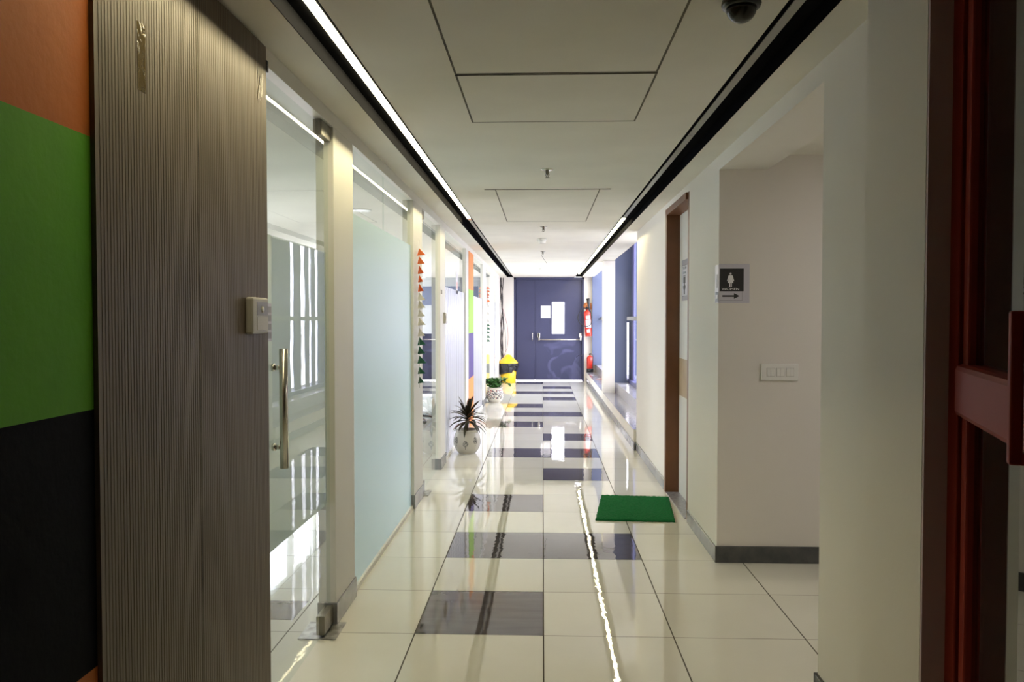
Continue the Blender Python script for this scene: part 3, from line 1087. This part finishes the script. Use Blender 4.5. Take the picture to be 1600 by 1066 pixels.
border = grid[0] + [grid[j][-1] for j in range(1, ny_ + 1)] + grid[-1][-2::-1] + [grid[j][0] for j in range(ny_ - 1, 0, -1)]
low = [m.bm.verts.new((v.co.x, v.co.y, 0.001)) for v in border]
nb = len(border)
for i in range(nb):
    m.bm.faces.new((border[i], low[i], low[(i + 1) % nb], border[(i + 1) % nb]))
m.bm.faces.new(low)
tag(m.build('doormat', M['mat_green']), 'green synthetic turf doormat on the tiles before the brown-framed door', 'doormat')

# ---- WOMEN sign wrapped around the wall corner
def text_mesh(txt, size, M_, mt, name, parent, ext=0.0004, align='CENTER'):
    c = bpy.data.curves.new(name, 'FONT')
    c.body = txt
    c.size = size
    c.extrude = ext
    c.align_x = align
    o = bpy.data.objects.new(name + '_tmp', c)
    COL.objects.link(o)
    bpy.context.view_layer.update()
    dg = bpy.context.evaluated_depsgraph_get()
    me = bpy.data.meshes.new_from_object(o.evaluated_get(dg))
    bpy.data.objects.remove(o)
    me.transform(M_)
    me.materials.clear()
    me.materials.append(mt)
    ob = bpy.data.objects.new(name, me)
    COL.objects.link(ob)
    ob.parent = parent
    me.transform(Matrix.Translation(parent.location).inverted())
    return ob
sg = thing('restroom_sign', (1.14, 4.868, 1.56), 'laminated WOMEN sign with arrow, taped round the white wall corner', 'sign')
FY = 4.8785
MB().box(1.0505, 1.232, FY - 0.0012, FY, 1.562, 1.795).build('sheet', M['laminate'], sg)
MB().box(1.0488, 1.0500, 4.878, 4.975, 1.565, 1.79).build('folded_sheet', M['laminate'], sg)
MB().box(1.056, 1.197, FY - 0.0020, FY - 0.0013, 1.632, 1.768).build('black_square', M['ink'], sg)
m = MB()
cx_, cz_ = 1.1195, 1.70
m.lathe([(0.0, 0), (0.0062, 0), (0.0062, 0.0006), (0, 0.0006)], 16, Matrix.Translation((cx_, FY - 0.0022, cz_ + 0.037)) @ Matrix.Rotation(PI / 2, 4, 'X'))
fig = [(-0.009, 0.028), (0.009, 0.028), (0.013, 0.024), (0.021, -0.006), (0.017, -0.008), (0.011, 0.010), (0.017, -0.018), (0.0075, -0.018), (0.0075, -0.042),
       (0.0015, -0.042), (0.0015, -0.018), (-0.0015, -0.018), (-0.0015, -0.042), (-0.0075, -0.042), (-0.0075, -0.018), (-0.017, -0.018), (-0.011, 0.010), (-0.017, -0.008), (-0.021, -0.006), (-0.013, 0.024)]
m.prism(fig, 0.0006, Matrix.Translation((cx_, FY - 0.0028, cz_)))
m.build('woman_symbol', M['white_ink'], sg)
Rx90 = Matrix.Rotation(PI / 2, 4, 'X')
text_mesh('WOMEN', 0.0185, Matrix.Translation((cx_, FY - 0.0026, 1.6395)) @ Matrix.Scale(1.45, 4, (1, 0, 0)) @ Rx90, M['white_ink'], 'lettering', sg)
m = MB()
ar = [(1.071, 1.599), (1.071, 1.609), (1.140, 1.609), (1.140, 1.621), (1.174, 1.604), (1.140, 1.587), (1.140, 1.599)]
m.prism(ar, 0.0007, Matrix.Translation((0, FY - 0.0021, 0)))
m.build('arrow', M['ink'], sg)
m = MB()
for a in ((1.056, 1.190, 1.5775, 1.5785), (1.189, 1.190, 1.5775, 1.632)):
    m.box(a[0], a[1], FY - 0.0016, FY - 0.0012, a[2], a[3])
for a in ((1.5700, 1.6290, 4.880, 4.965),):
    m.box(1.0480, 1.0487, a[2], a[3], a[0], a[1])
m.box(1.0480, 1.0487, 4.905, 4.93, 1.655, 1.735)
m.build('printed_marks', M['ink'], sg)
m = MB()
m.box(1.0472, 1.0479, 4.90, 4.945, 1.59, 1.612)
m.build('hand_symbol', M['white_ink'], sg)

# ---- switch plates
sw = thing('switch_plate', (1.41, 4.87, 1.10), 'white plate with three pairs of rocker switches on the alcove wall', 'light switch')
MB().box(1.303, 1.522, 4.866, 4.881, 1.100, 1.200, 0.004).build('cover_plate', M['white_plastic'], sw)
for k in range(3):
    xa = 1.334 + k * 0.057
    f = MB().box(xa, xa + 0.048, 4.8645, 4.868, 1.124, 1.176, 0.001).build('switch_module', M['grey_plastic'], sw)
    for j in range(2):
        MB().box(xa + 0.002 + j * 0.0225, xa + 0.0235 + j * 0.0225, 4.8615 , 4.866, 1.126, 1.174, 0.0015).build('rocker', M['white_plastic'], f)
s2 = thing('wall_switch', (-0.985, 8.12, 1.3), 'pale switch box on the white post beside the striped glass', 'light switch')
MB().box(-0.992, -0.965, 8.03, 8.15, 1.42, 1.53, 0.004).build('switch_box', M['grey_plastic'], s2)
MB().box(-0.966, -0.962, 8.05, 8.13, 1.44, 1.51, 0.001).build('rocker', M['white_plastic'], s2)
m = MB().box(-0.9895, -0.98, 7.85, 7.88, 1.71, 1.75, 0.003)
tag(m.build('door_sensor', M['grey_plastic']), 'tiny grey door contact above the switch box on the white post', 'sensor')

# ---- sign on the restroom door
ds = thing('door_notice', (1.14, 6.58, 1.64), 'white printed flush notice with toilet symbol on the restroom door', 'sign')
DX = 1.1455
MB().box(DX - 0.0012, DX, 6.44, 6.71, 1.615, 1.945).build('sheet', M['laminate'], ds)
MB().box(DX - 0.0018, DX - 0.0012, 6.46, 6.69, 1.65, 1.90).build('white_card', M['paper'], ds)
m = MB()
m.box(DX - 0.0026, DX - 0.0018, 6.46, 6.685, 1.898, 1.902)
m.box(DX - 0.0026, DX - 0.0018, 6.46, 6.685, 1.650, 1.653)
m.box(DX - 0.0026, DX - 0.0018, 6.545, 6.64, 1.757, 1.806)
m.box(DX - 0.0026, DX - 0.0018, 6.54, 6.645, 1.812, 1.818)
m.lathe([(0.0, 0), (0.018, 0), (0.018, 0.0008), (0, 0.0008)], 16, Matrix.Translation((DX - 0.0026, 6.59, 1.745)) @ Matrix.Rotation(PI / 2, 4, 'Y'))
RZ = Matrix.Translation((DX - 0.0018, 6.59, 0)) @ Matrix.Rotation(-PI / 2, 4, 'Z') @ Matrix.Translation((0, -0.0008, 0))
m.prism([(-0.055, 1.735), (0.055, 1.735), (0.045, 1.712), (0.022, 1.70), (0.022, 1.665), (-0.022, 1.665), (-0.022, 1.70), (-0.045, 1.712)], 0.0006, RZ)
m.build('toilet_symbol', M['ink'], ds)
TR = Matrix.Rotation(-PI / 2, 4, 'Z') @ Rx90
text_mesh('Please flush', 0.036, Matrix.Translation((DX - 0.0022, 6.585, 1.868)) @ TR, M['ink_grey'], 'lettering', ds)
text_mesh('after use', 0.036, Matrix.Translation((DX - 0.0022, 6.585, 1.832)) @ TR, M['ink_grey'], 'lettering', ds)

# ---- notice on the blue door
nt_ = thing('paper_notice', (0.065, DY - 0.004, 1.47), 'small white paper notice left of the blue door window', 'notice')
MB().box(-0.045, 0.18, DY - 0.003, DY - 0.001, 1.48, 1.775).build('sheet', M['paper'], nt_)
m = MB()
for k in range(9):
    w = (0.16, 0.12, 0.15, 0.10, 0.14, 0.16, 0.08, 0.13, 0.10)[k]
    m.box(0.0675 - w / 2, 0.0675 + w / 2, DY - 0.0036, DY - 0.003, 1.735 - k * 0.025, 1.740 - k * 0.025)
m.build('printed_lines', M['ink_grey'], nt_)

# ---- potted plant 1 (tree motif pot, cordyline)
def pot_profile(s_, rmax, rrim, rbase, h):
    return [(0.0, 0.0), (rbase, 0.0), (rbase + 0.004, 0.006), (rmax * 0.86, h * 0.18), (rmax * 0.98, h * 0.38), (rmax, h * 0.5), (rmax * 0.975, h * 0.66), (rmax * 0.90, h * 0.80),
            (rrim * 0.955, h * 0.885), (rrim * 0.95, h * 0.91), (rrim, h * 0.94), (rrim * 1.01, h * 0.97), (rrim * 0.99, h), (rrim * 0.93, h), (rrim * 0.90, h * 0.95), (rrim * 0.88, h * 0.90)]
def smooth_prof(pr_, k=4):
    v = catmull([(p[0], p[1], 0) for p in pr_], k)
    return [(max(p.x, 0), p.y) for p in v]
p1 = thing('potted_plant', (-0.825, 8.775, 0), 'bronze strap-leaved plant in a cream round pot with grey tree drawings', 'potted plant')
X1, Y1 = -0.825, 8.775
T = Matrix.Translation((X1, Y1, 0))
prof = smooth_prof(pot_profile(1, 0.147, 0.128, 0.088, 0.262))
pot = MB().lathe(prof, 48, T, cap=False).build('pot', M['pot'], p1)
def prof_r(z):
    best = None
    for (r0, z0), (r1, z1) in zip(prof[:-1], prof[1:]):
        if z0 <= z <= z1 and z1 > z0:
            return r0 + (r1 - r0) * (z - z0) / (z1 - z0)
    return 0.14
random.seed(11)
def on_pot(th, z, off=0.0012):
    r = prof_r(z) + off
    return (X1 + r * math.cos(th), Y1 + r * math.sin(th), z)
for k in range(8):
    m = MB()
    th0 = -PI / 2 - 0.03 + k * PI / 4
    zc = 0.115 if k % 2 == 0 else 0.150
    q = []
    for (a, dz) in ((-0.02, -0.058), (0.02, -0.058), (0.015, -0.02), (-0.015, -0.02)):
        q.append(on_pot(th0 + a, zc + dz))
    m.mi = 1
    m.bm.faces.new([m.bm.verts.new(p) for p in q]).material_index = 1
    for _ in range(110):
        a = random.uniform(0, 2 * PI)
        rr = math.sqrt(random.random())
        da = rr * math.cos(a) * 0.20 * (1 if math.sin(a) < 0.3 else 0.8)
        dz = rr * math.sin(a) * 0.036 + 0.004
        q = [on_pot(th0 + da + 0.020 * math.cos(t_), zc + dz + 0.0027 * math.sin(t_)) for t_ in (0, PI / 3, 2 * PI / 3, PI, 4 * PI / 3, 5 * PI / 3)]
        f = m.bm.faces.new([m.bm.verts.new(p) for p in q])
        f.material_index = 0
    m.build('tree_motif', [M['pot_ink'], M['ink']], pot)
MB().lathe([(0.0, 0.242), (0.06, 0.240), (0.118, 0.237)], 32, T, cap=False).build('soil', M['soil'], p1)
m = MB()
m.tube(catmull([(X1, Y1, 0.235), (X1 + 0.006, Y1, 0.30), (X1 + 0.004, Y1, 0.36), (X1 + 0.01, Y1, 0.43)]), 0.009, 10)
m.build('stem', M['stem'], p1)
def strap_leaf(m, base, az, el, L, w, droop, mi):
    n = 9
    p = Vector(base)
    d = Vector((math.cos(az) * math.cos(el), math.sin(az) * math.cos(el), math.sin(el)))
    side = Vector((-math.sin(az), math.cos(az), 0))
    prev = None
    for i in range(n + 1):
        t = i / n
        wd = w * (0.35 + 1.4 * t) if t < 0.35 else w * (0.84 + 0.16 * math.sin((t - .35) * 3)) * (1 - ((t - 0.35) / 0.65) ** 2.2)
        wd = max(wd, 0.0006)
        up = side.cross(d).normalized()
        a = m.bm.verts.new(p - side * wd / 2 + up * wd * 0.18)
        c = m.bm.verts.new(p)
        b = m.bm.verts.new(p + side * wd / 2 + up * wd * 0.18)
        if prev:
            for q in ((prev[0], prev[1], c, a), (prev[1], prev[2], b, c)):
                f = m.bm.faces.new(q)
                f.material_index = mi
                f.smooth = True
        prev = (a, c, b)
        p = p + d * (L / n)
        d = (d + Vector((0, 0, -droop / n * (0.4 + 1.4 * t)))).normalized()
m = MB()
random.seed(21)
for k in range(46):
    lay = k / 46
    az = k * 2.39996 + random.uniform(-0.2, 0.2)
    el = -0.15 + 1.35 * lay + random.uniform(-0.1, 0.1)
    L = random.uniform(0.22, 0.29) * (1.0 - 0.12 * lay)
    strap_leaf(m, (X1 + 0.008, Y1, 0.335 + 0.09 * lay), az, el, L, random.uniform(0.040, 0.052), random.uniform(1.5, 2.5) * (1 - 0.55 * lay), 1 if k % 9 == 4 else 0)
m.build('foliage', [M['leaf_dark'], M['leaf_red']], p1)

# ---- potted plant 2
p2 = thing('potted_plant', (-0.835, 14.05, 0), 'small leafy green plant in a cream pot with red and black mosaic band', 'potted plant')
X2, Y2 = -0.835, 14.08
T = Matrix.Translation((X2, Y2, 0))
m = MB()
m.lathe(smooth_prof(pot_profile(1, 0.150, 0.135, 0.085, 0.27)), 48, cap=False)
pt = m.build('pot', M['mosaic'])
pt.parent = p2
pt.location = (0, 0.03, 0)
MB().lathe([(0.0, 0.250), (0.06, 0.248), (0.122, 0.245)], 32, T, cap=False).build('soil', M['soil'], p2)
m = MB()
random.seed(31)
tips = []
for k in range(26):
    az = random.uniform(0, 2 * PI)
    r = random.uniform(0.04, 0.17)
    h = random.uniform(0.05, 0.18)
    tips.append(((X2, Y2, 0.245), (X2 + r * 0.5 * math.cos(az), Y2 + r * 0.5 * math.sin(az), 0.25 + h * 0.7), (X2 + r * math.cos(az), Y2 + r * math.sin(az), 0.25 + h)))
tips.append(((X2 + 0.02, Y2, 0.25), (X2 + 0.16, Y2 - 0.02, 0.36), (X2 + 0.27, Y2 - 0.03, 0.31)))
tips.append(((X2 + 0.02, Y2, 0.25), (X2 + 0.13, Y2 + 0.02, 0.38), (X2 + 0.20, Y2 - 0.03, 0.42)))
tips.append(((X2 - 0.02, Y2, 0.25), (X2 - 0.12, Y2 - 0.02, 0.38), (X2 - 0.15, Y2 - 0.06, 0.35)))
for tp in tips:
    m.tube(catmull(tp, 5), 0.003, 5)
m.build('stem', M['stem'], p2)
m = MB()
for tp in tips:
    cp = catmull(tp, 5)
    for p in cp[3:]:
        for _ in range(4):
            az, el = random.uniform(0, 2 * PI), random.uniform(-0.5, 0.9)
            strap_leaf(m, p, az, el, random.uniform(0.04, 0.065), random.uniform(0.034, 0.046), 0.8, 0)
m.build('foliage', M['leaf_green'], p2)

# ---- yellow bin
bx, by = -0.79, 18.42
bn = thing('trash_bin', (bx, by, 0), 'yellow plastic bin with conical lid and black liner, in the far corner', 'bin')
T = Matrix.Translation((bx, by, 0))
MB().lathe([(0.0, 0.0), (0.165, 0.0), (0.17, 0.01), (0.195, 0.44), (0.19, 0.44), (0.165, 0.02), (0.0, 0.02)], 40, T).build('bin_body', M['yellow'], bn)
m = MB()
n = 48
random.seed(9)
rings = []
for j in range(9):
    t = j / 8
    ring = []
    for k in range(n):
        a = 2 * PI * k / n
        zb = 0.195 + 0.05 * math.sin(a - 0.3) ** 2 + (0.06 if math.cos(a) > 0.6 else 0)
        z = zb + (0.455 - zb) * t
        r = 0.205 + 0.008 * math.sin(a * 9 + t * 4) + 0.010 * math.sin(PI * t) + random.uniform(-0.003, 0.003) + 0.015 * (z - 0.2)
        ring.append(m.bm.verts.new((bx + r * math.cos(a), by + r * math.sin(a), z)))
    rings.append(ring)
for a, b in zip(rings[:-1], rings[1:]):
    for k in range(n):
        f = m.bm.faces.new((a[k], a[(k + 1) % n], b[(k + 1) % n], b[k]))
        f.smooth = True
m.tube([(bx + 0.205 * math.cos(a) + 0.02, by + 0.205 * math.sin(a), 0.40 + 0.02 * math.sin(a * 5)) for a in [x * 0.12 - 1.6 for x in range(16)]], 0.022, 8)
m.build('bin_liner', M['bag'], bn)
MB().lathe([(0.225, 0.45), (0.228, 0.462), (0.215, 0.485), (0.15, 0.545), (0.085, 0.60), (0.065, 0.628), (0.04, 0.645), (0.0, 0.65)], 40, T).build('bin_lid', M['yellow'], bn)

# ---- fire extinguishers
def ext_body(cx, cy, z0, z1, r, T2=None):
    return [(0.0, z0), (r * 0.93, z0), (r, z0 + 0.012), (r, z1 - r * 0.9), (r * 0.92, z1 - r * 0.5), (r * 0.6, z1 - r * 0.15), (r * 0.28, z1), (r * 0.26, z1 + 0.03)]
fx, fy = 1.070, 18.88
fe = thing('fire_extinguisher', (fx, fy, 1.06), 'large red extinguisher with black horn hanging on the white wall beside the blue door', 'fire extinguisher')
tilt = Matrix.Translation((fx, fy, 1.06)) @ Matrix.Rotation(math.radians(-4), 4, 'Y')
fb = MB().lathe(ext_body(0, 0, 0.0, 0.60, 0.078), 32, tilt).build('cylinder', M['red'], fe)
m = MB()
for (a, b, z0, z1) in ((-2.1, -0.7, 0.40, 0.475), (-2.3, -0.5, 0.20, 0.385), (-2.1, -1.25, 0.085, 0.16)):
    n = 12
    lo = []
    hi = []
    for k in range(n + 1):
        th = a + (b - a) * k / n
        lo.append(m.bm.verts.new(tilt @ Vector((0.0788 * math.cos(th), 0.0788 * math.sin(th), z0))))
        hi.append(m.bm.verts.new(tilt @ Vector((0.0788 * math.cos(th), 0.0788 * math.sin(th), z1))))
    for k in range(n):
        m.bm.faces.new((lo[k], lo[k + 1], hi[k + 1], hi[k]))
m.build('label', M['paper'], fb)
m = MB()
m.lathe([(0.022, 0.62), (0.022, 0.66), (0.015, 0.68)], 14, tilt)
m.box(-0.015, 0.015, -0.09, 0.02, 0.665, 0.685, 0.003, tilt)
m.box(-0.012, 0.012, -0.11, 0.01, 0.70, 0.712, 0.003, tilt)
m.build('valve', M['black'], fe)
hT = Matrix.Translation((fx + 0.015, fy - 0.10, 1.64)) @ Matrix.Rotation(math.radians(-8), 4, 'Y')
MB().lathe([(0.015, -0.02), (0.018, 0.03), (0.026, 0.10), (0.040, 0.30), (0.034, 0.30), (0.012, 0.02)], 20, hT).build('discharge_horn', M['black'], fe)
m = MB()
m.tube(catmull([(fx, fy - 0.06, 1.72), (fx - 0.12, fy - 0.07, 1.70), (fx - 0.235, fy - 0.09, 1.58), (fx - 0.25, fy - 0.10, 1.44), (fx - 0.16, fy - 0.11, 1.32), (fx - 0.03, fy - 0.12, 1.29), (fx + 0.055, fy - 0.12, 1.37), (fx + 0.06, fy - 0.11, 1.52), (fx + 0.03, fy - 0.10, 1.64)], 8), 0.009, 8)
m.build('hose', M['black_rubber'], fe)
MB().box(fx - 0.03, fx + 0.03, fy + 0.07, 19.0, 1.50, 1.56).build('wall_bracket', M['black'], fe)

al = thing('alarm_bell', (1.06, 18.97, 1.70), 'round orange fitting on the white wall behind the extinguisher horn', 'alarm')
T = Matrix.Translation((1.035, 18.999, 1.765)) @ Matrix.Rotation(PI / 2, 4, 'X')
MB().lathe([(0.0, 0.07), (0.04, 0.065), (0.075, 0.04), (0.085, 0.0)], 28, T).build('bell_shell', M['orange_thing'], al)
MB().box(1.07, 1.14, 18.95, 18.999, 1.68, 1.83, 0.01).build('bell_box', M['orange_thing'], al)

fx2, fy2 = 1.095, 18.80
f2 = thing('fire_extinguisher', (fx2, fy2, 0.2265), 'small red extinguisher with black base standing on the granite sill', 'fire extinguisher')
T = Matrix.Translation((fx2, fy2, 0.2265))
MB().lathe([(0.0, 0.0), (0.077, 0.0), (0.079, 0.01), (0.079, 0.075), (0.074, 0.085)], 28, T).build('base_ring', M['black'], f2)
MB().lathe([(0.0, 0.04), (0.074, 0.05), (0.075, 0.32), (0.066, 0.355), (0.035, 0.375), (0.018, 0.382), (0.018, 0.40)], 28, T).build('cylinder', M['red'], f2)
m = MB()
m.lathe([(0.02, 0.40), (0.02, 0.43), (0.01, 0.44)], 12, T)
m.build('valve', M['black'], f2)
m = MB()
m.box(-0.03, 0.05, -0.012, 0.012, 0.435, 0.447, 0.003, T @ Matrix.Rotation(math.radians(-25), 4, 'Y'))
m.build('carry_handle', M['black'], f2)
m = MB()
m.box(-0.02, 0.07, -0.010, 0.010, 0.46, 0.472, 0.003, T @ Matrix.Rotation(math.radians(-40), 4, 'Y'))
m.build('squeeze_lever', M['black'], f2)
m = MB()
m.tube(catmull([(fx2 + 0.02, fy2, 0.655), (fx2 + 0.06, fy2 - 0.06, 0.62), (fx2 + 0.066, fy2 - 0.06, 0.50), (fx2 + 0.06, fy2 - 0.065, 0.33)], 6), 0.008, 8)
m.build('hose', M['black_rubber'], f2)

# papers on the sill
for (x, y, a, lb, mt) in ((1.10, 17.75, 0.2, 'dark folded card on the granite sill nearer the small extinguisher', 'grey_label'),
                          (1.17, 16.7, -0.4, 'brown and white scrap of paper on the granite sill nearer the pier', 'orange_thing')):
    Tm = Matrix.Translation((x, y, 0.2268)) @ Matrix.Rotation(a, 4, 'Z')
    m = MB()
    m.box(-0.05, 0.05, -0.11, 0.11, 0, 0.003, 0, Tm)
    m.mi = 1
    m.box(-0.04, 0.01, -0.05, 0.10, 0.003, 0.007, 0, Tm)
    tag(m.build('loose_card', [M[mt], M['paper']]), lb, 'paper')

# ---- buntings (hanging strings of folded paper triangles)
def bunting(x, y, ztop, zs, label, scale=1.0):
    t = thing('hanging_garland', (x, y, ztop), label, 'garland', 'paper garlands on the glass partition')
    m = MB()
    m.tube([(x, y, ztop), (x + 0.001, y, zs[-1] - 0.06)], 0.0012, 5)
    m.build('string', M['thread'], t)
    random.seed(int(y * 10))
    for k, z in enumerate(zs):
        mt = M['flag_orange'] if k < 5 else (M['flag_white'] if k < 10 else M['flag_green'])
        m = MB()
        rot = random.uniform(-1.2, 1.2)
        s_ = 0.064 * scale * random.uniform(0.85, 1.1)
        for dr in (-0.28, 0.28):
            d = Vector((math.cos(rot + dr), math.sin(rot + dr), 0))
            a = Vector((x, y, z + s_ * 0.55))
            b_ = Vector((x, y, z - s_ * 0.45))
            c = b_ + d * s_ * 0.85 + Vector((0, 0, 0.005))
            c2 = b_ - d * s_ * 0.25
            n_ = Vector((-d.y, d.x, 0)) * 0.0006
            pa = [m.bm.verts.new(p + n_) for p in (a, c, c2)]
            pb_ = [m.bm.verts.new(p - n_) for p in (a, c, c2)]
            m.bm.faces.new(pa)
            m.bm.faces.new(pb_[::-1])
            for i in range(3):
                m.bm.faces.new((pa[i], pa[(i + 1) % 3], pb_[(i + 1) % 3], pb_[i]))
        m.build('flag', mt, t)
bunting(-0.972, 6.34, 2.10, [1.469 + (498 - p) * 6.34 / 1263 for p in (394, 407, 422, 436, 450, 464, 476, 490, 503, 520, 534, 548, 563, 580, 595)],
        'hanging paper garland nearer the camera, orange, white and dark green triangles on the white post')
bunting(-0.955, 14.0, 1.98, [1.469 + (498 - p) * 14.0 / 1263 for p in (450, 455, 460, 464, 470, 478, 484, 490, 495, 501, 508, 513, 519, 526, 532)],
        'farther hanging paper garland, above the mosaic pot', 0.85)

# tag on striped glass
tg = thing('paper_tag', (GX + 0.02, 9.3, 1.8), 'small white paper tag stuck high on the striped glass pane', 'tag')
MB().box(GX + 0.0065, GX + 0.0085, 9.42, 9.62, 1.76, 2.02).build('tag_card', M['paper'], tg)
MB().box(GX + 0.0085, GX + 0.0092, 9.50, 9.54, 1.82, 1.90).build('tag_mark', M['flag_orange'], tg)
# small notice on near glass door edge
nd = thing('door_label', (GX + 0.01, 2.91, 1.3), 'narrow grey printed label on the near glass door beside the ribbed panel', 'label')
MB().box(GX + 0.0062, GX + 0.0075, 2.90, 2.985, 1.385, 1.525).build('label_sheet', M['laminate'], nd)
m = MB()
for k in range(4):
    m.box(GX + 0.0075, GX + 0.0082, 2.945, 2.980, 1.395 + k * 0.032, 1.418 + k * 0.032)
m.build('printed_marks', M['ink_grey'], nd)

# ---- cable bundle in the far corner
cb = thing('cable_bundle', (-0.96, 18.75, 0), 'tangled bundle of dark cables hanging in the corner above the yellow bin', 'cables')
random.seed(13)
for k in range(6):
    ph = random.uniform(0, 6)
    x0, y0 = -0.975 + 0.012 * k * 0.6, 18.72 + 0.03 * k
    pts = []
    for j in range(16):
        t = j / 15
        pts.append((x0 + 0.018 * math.sin(ph + t * (9 + k)) + 0.01 * t, y0 + 0.02 * math.cos(ph + t * 7), 2.42 - 2.2 * t))
    m = MB()
    m.tube(catmull(pts, 4), 0.007 + 0.003 * (k % 2), 6)
    m.build('cable', M['cable'], cb)
for (dx, zt, zb, mt) in ((0.14, 1.9, 0.62, 'cable_red'), (0.09, 1.7, 0.5, 'cable')):
    m = MB()
    m.tube(catmull([(-0.965, 18.80, zt + 0.1), (-0.94, 18.82, zt - 0.15), (-0.96 + dx, 18.86, (zt + zb) / 2), (-0.95 + dx * 0.9, 18.86, zb + 0.2), (-0.95, 18.84, zb - 0.1)], 8), 0.004, 6)
    m.build('cable', M[mt], cb)

# ================================================================ OFFICE behind the glass
def desk(x, y, label):
    t = thing('desk', (x, y, 0), label, 'desk')
    MB().box(x - 0.6, x + 0.6, y - 0.35, y + 0.35, 0.72, 0.75, 0.004).build('desk_top', M['desk'], t)
    for sx in (-0.55, 0.55):
        for sy in (-0.3, 0.3):
            MB().box(x + sx - 0.02, x + sx + 0.02, y + sy - 0.02, y + sy + 0.02, 0, 0.72).build('leg', M['grey_metal'], t)
    MB().box(x - 0.55, x + 0.55, y + 0.3, y + 0.32, 0.3, 0.72).build('modesty_panel', M['grey_metal'], t)
def monitor(x, y, label):
    t = thing('monitor', (x, y, 0.75), label, 'monitor')
    MB().box(x - 0.26, x + 0.26, y - 0.02, y + 0.02, 0.87, 1.19, 0.006).build('screen', M['black'], t)
    m = MB()
    m.box(x - 0.02, x + 0.02, y, y + 0.03, 0.76, 0.95)
    m.box(x - 0.1, x + 0.1, y - 0.06, y + 0.08, 0.7502, 0.762, 0.003)
    m.build('stand', M['black'], t)
def office_chair(x, y, label):
    t = thing('office_chair', (x, y, 0), label, 'chair')
    MB().box(x - 0.23, x + 0.23, y - 0.22, y + 0.22, 0.44, 0.50, 0.02).build('seat', M['black'], t)
    MB().box(x - 0.21, x + 0.21, y + 0.20, y + 0.24, 0.56, 1.0, 0.018).build('backrest', M['black'], t)
    MB().tube([(x, y + 0.15, 0.45), (x, y + 0.27, 0.47), (x, y + 0.26, 0.75)], 0.015, 8).build('back_support', M['black'], t)
    MB().tube([(x, y, 0.08), (x, y, 0.45)], 0.022, 10).build('column', M['steel'], t)
    for k in range(5):
        a = 2 * PI * k / 5 + 0.3
        lg = MB().tube([(x, y, 0.10), (x + 0.27 * math.cos(a), y + 0.27 * math.sin(a), 0.062)], 0.014, 8).build('leg', M['black'], t)
        MB().lathe([(0, -0.012), (0.027, -0.012), (0.027, 0.012), (0, 0.012)], 12, Matrix.Translation((x + 0.27 * math.cos(a), y + 0.27 * math.sin(a), 0.0278)) @ Matrix.Rotation(PI / 2, 4, 'X')).build('caster', M['black'], lg)
desk(-2.05, 12.2, 'white office desk seen through the clear glass door, nearer one')
monitor(-1.85, 12.3, 'black monitor on the nearer white office desk')
office_chair(-1.80, 11.4, 'black office chair in front of the nearer office desk')
desk(-2.5, 14.9, 'white office desk farther back behind the glass partition')
monitor(-2.3, 15.0, 'black monitor on the farther white office desk')

def downlight(x, y, label, grp='round downlights in the office ceiling'):
    t = thing('downlight', (x, y, CEIL), label, 'ceiling light', grp)
    T = Matrix.Translation((x, y, CEIL))
    MB().lathe([(0.075, 0.0), (0.090, -0.002), (0.090, -0.006), (0.075, -0.006)], 28, T).build('trim_ring', M['white_plastic'], t)
    MB().lathe([(0.0, -0.004), (0.076, -0.004)], 28, T, cap=False).build('lamp_face', M['lamp'], t)
M['lamp'] = mat('lit_downlight', (0.9, 0.9, 0.9), 0.4, emit=((1.0, 0.97, 0.9), 10.0))
downlight(-1.62, 7.2, 'lit round downlight seen over the blue film of the wide pane')
downlight(-1.75, 11.0, 'lit round downlight seen through the clear glass door')
downlight(-1.75, 14.6, 'lit round downlight farthest back in the office')
# unseen ceiling panels, added to brighten the alcove wall and the office
def fill_panel_light(x, y, s_, label, grp):
    t = thing('fill_panel_light', (x, y, CEIL), label, 'ceiling light', grp)
    MB().box(x - s_ - 0.015, x + s_ + 0.015, y - s_ - 0.015, y + s_ + 0.015, CEIL - 0.008, CEIL - 0.0005, 0.002).build('panel_frame', M['white_plastic'], t)
    MB().box(x - s_, x + s_, y - s_, y + s_, CEIL - 0.011, CEIL - 0.0075).build('lit_diffuser', M['panel'] if x > 0 else M['office_fill'], t)
M['panel'] = mat('alcove_fill_panel', (0.9, 0.9, 0.9), 0.4, emit=((1.0, 0.94, 0.95), 12.0))
M['office_fill'] = mat('office_fill_panel', (0.9, 0.9, 0.9), 0.4, emit=((1.0, 0.94, 0.82), 6.0))
fill_panel_light(2.5, 3.6, 0.25, 'unseen square ceiling panel added to light the alcove to the right', 'unseen added ceiling panels')
fill_panel_light(-2.4, 4.6, 0.29, 'unseen square ceiling panel added to light the office behind the near glass door', 'unseen added ceiling panels')
fill_panel_light(-3.15, 7.6, 0.29, 'unseen square ceiling panel added to light the office behind the switch box post', 'unseen added ceiling panels')

for o in bpy.data.objects:
    if '_local' in o:
        del o['_local']
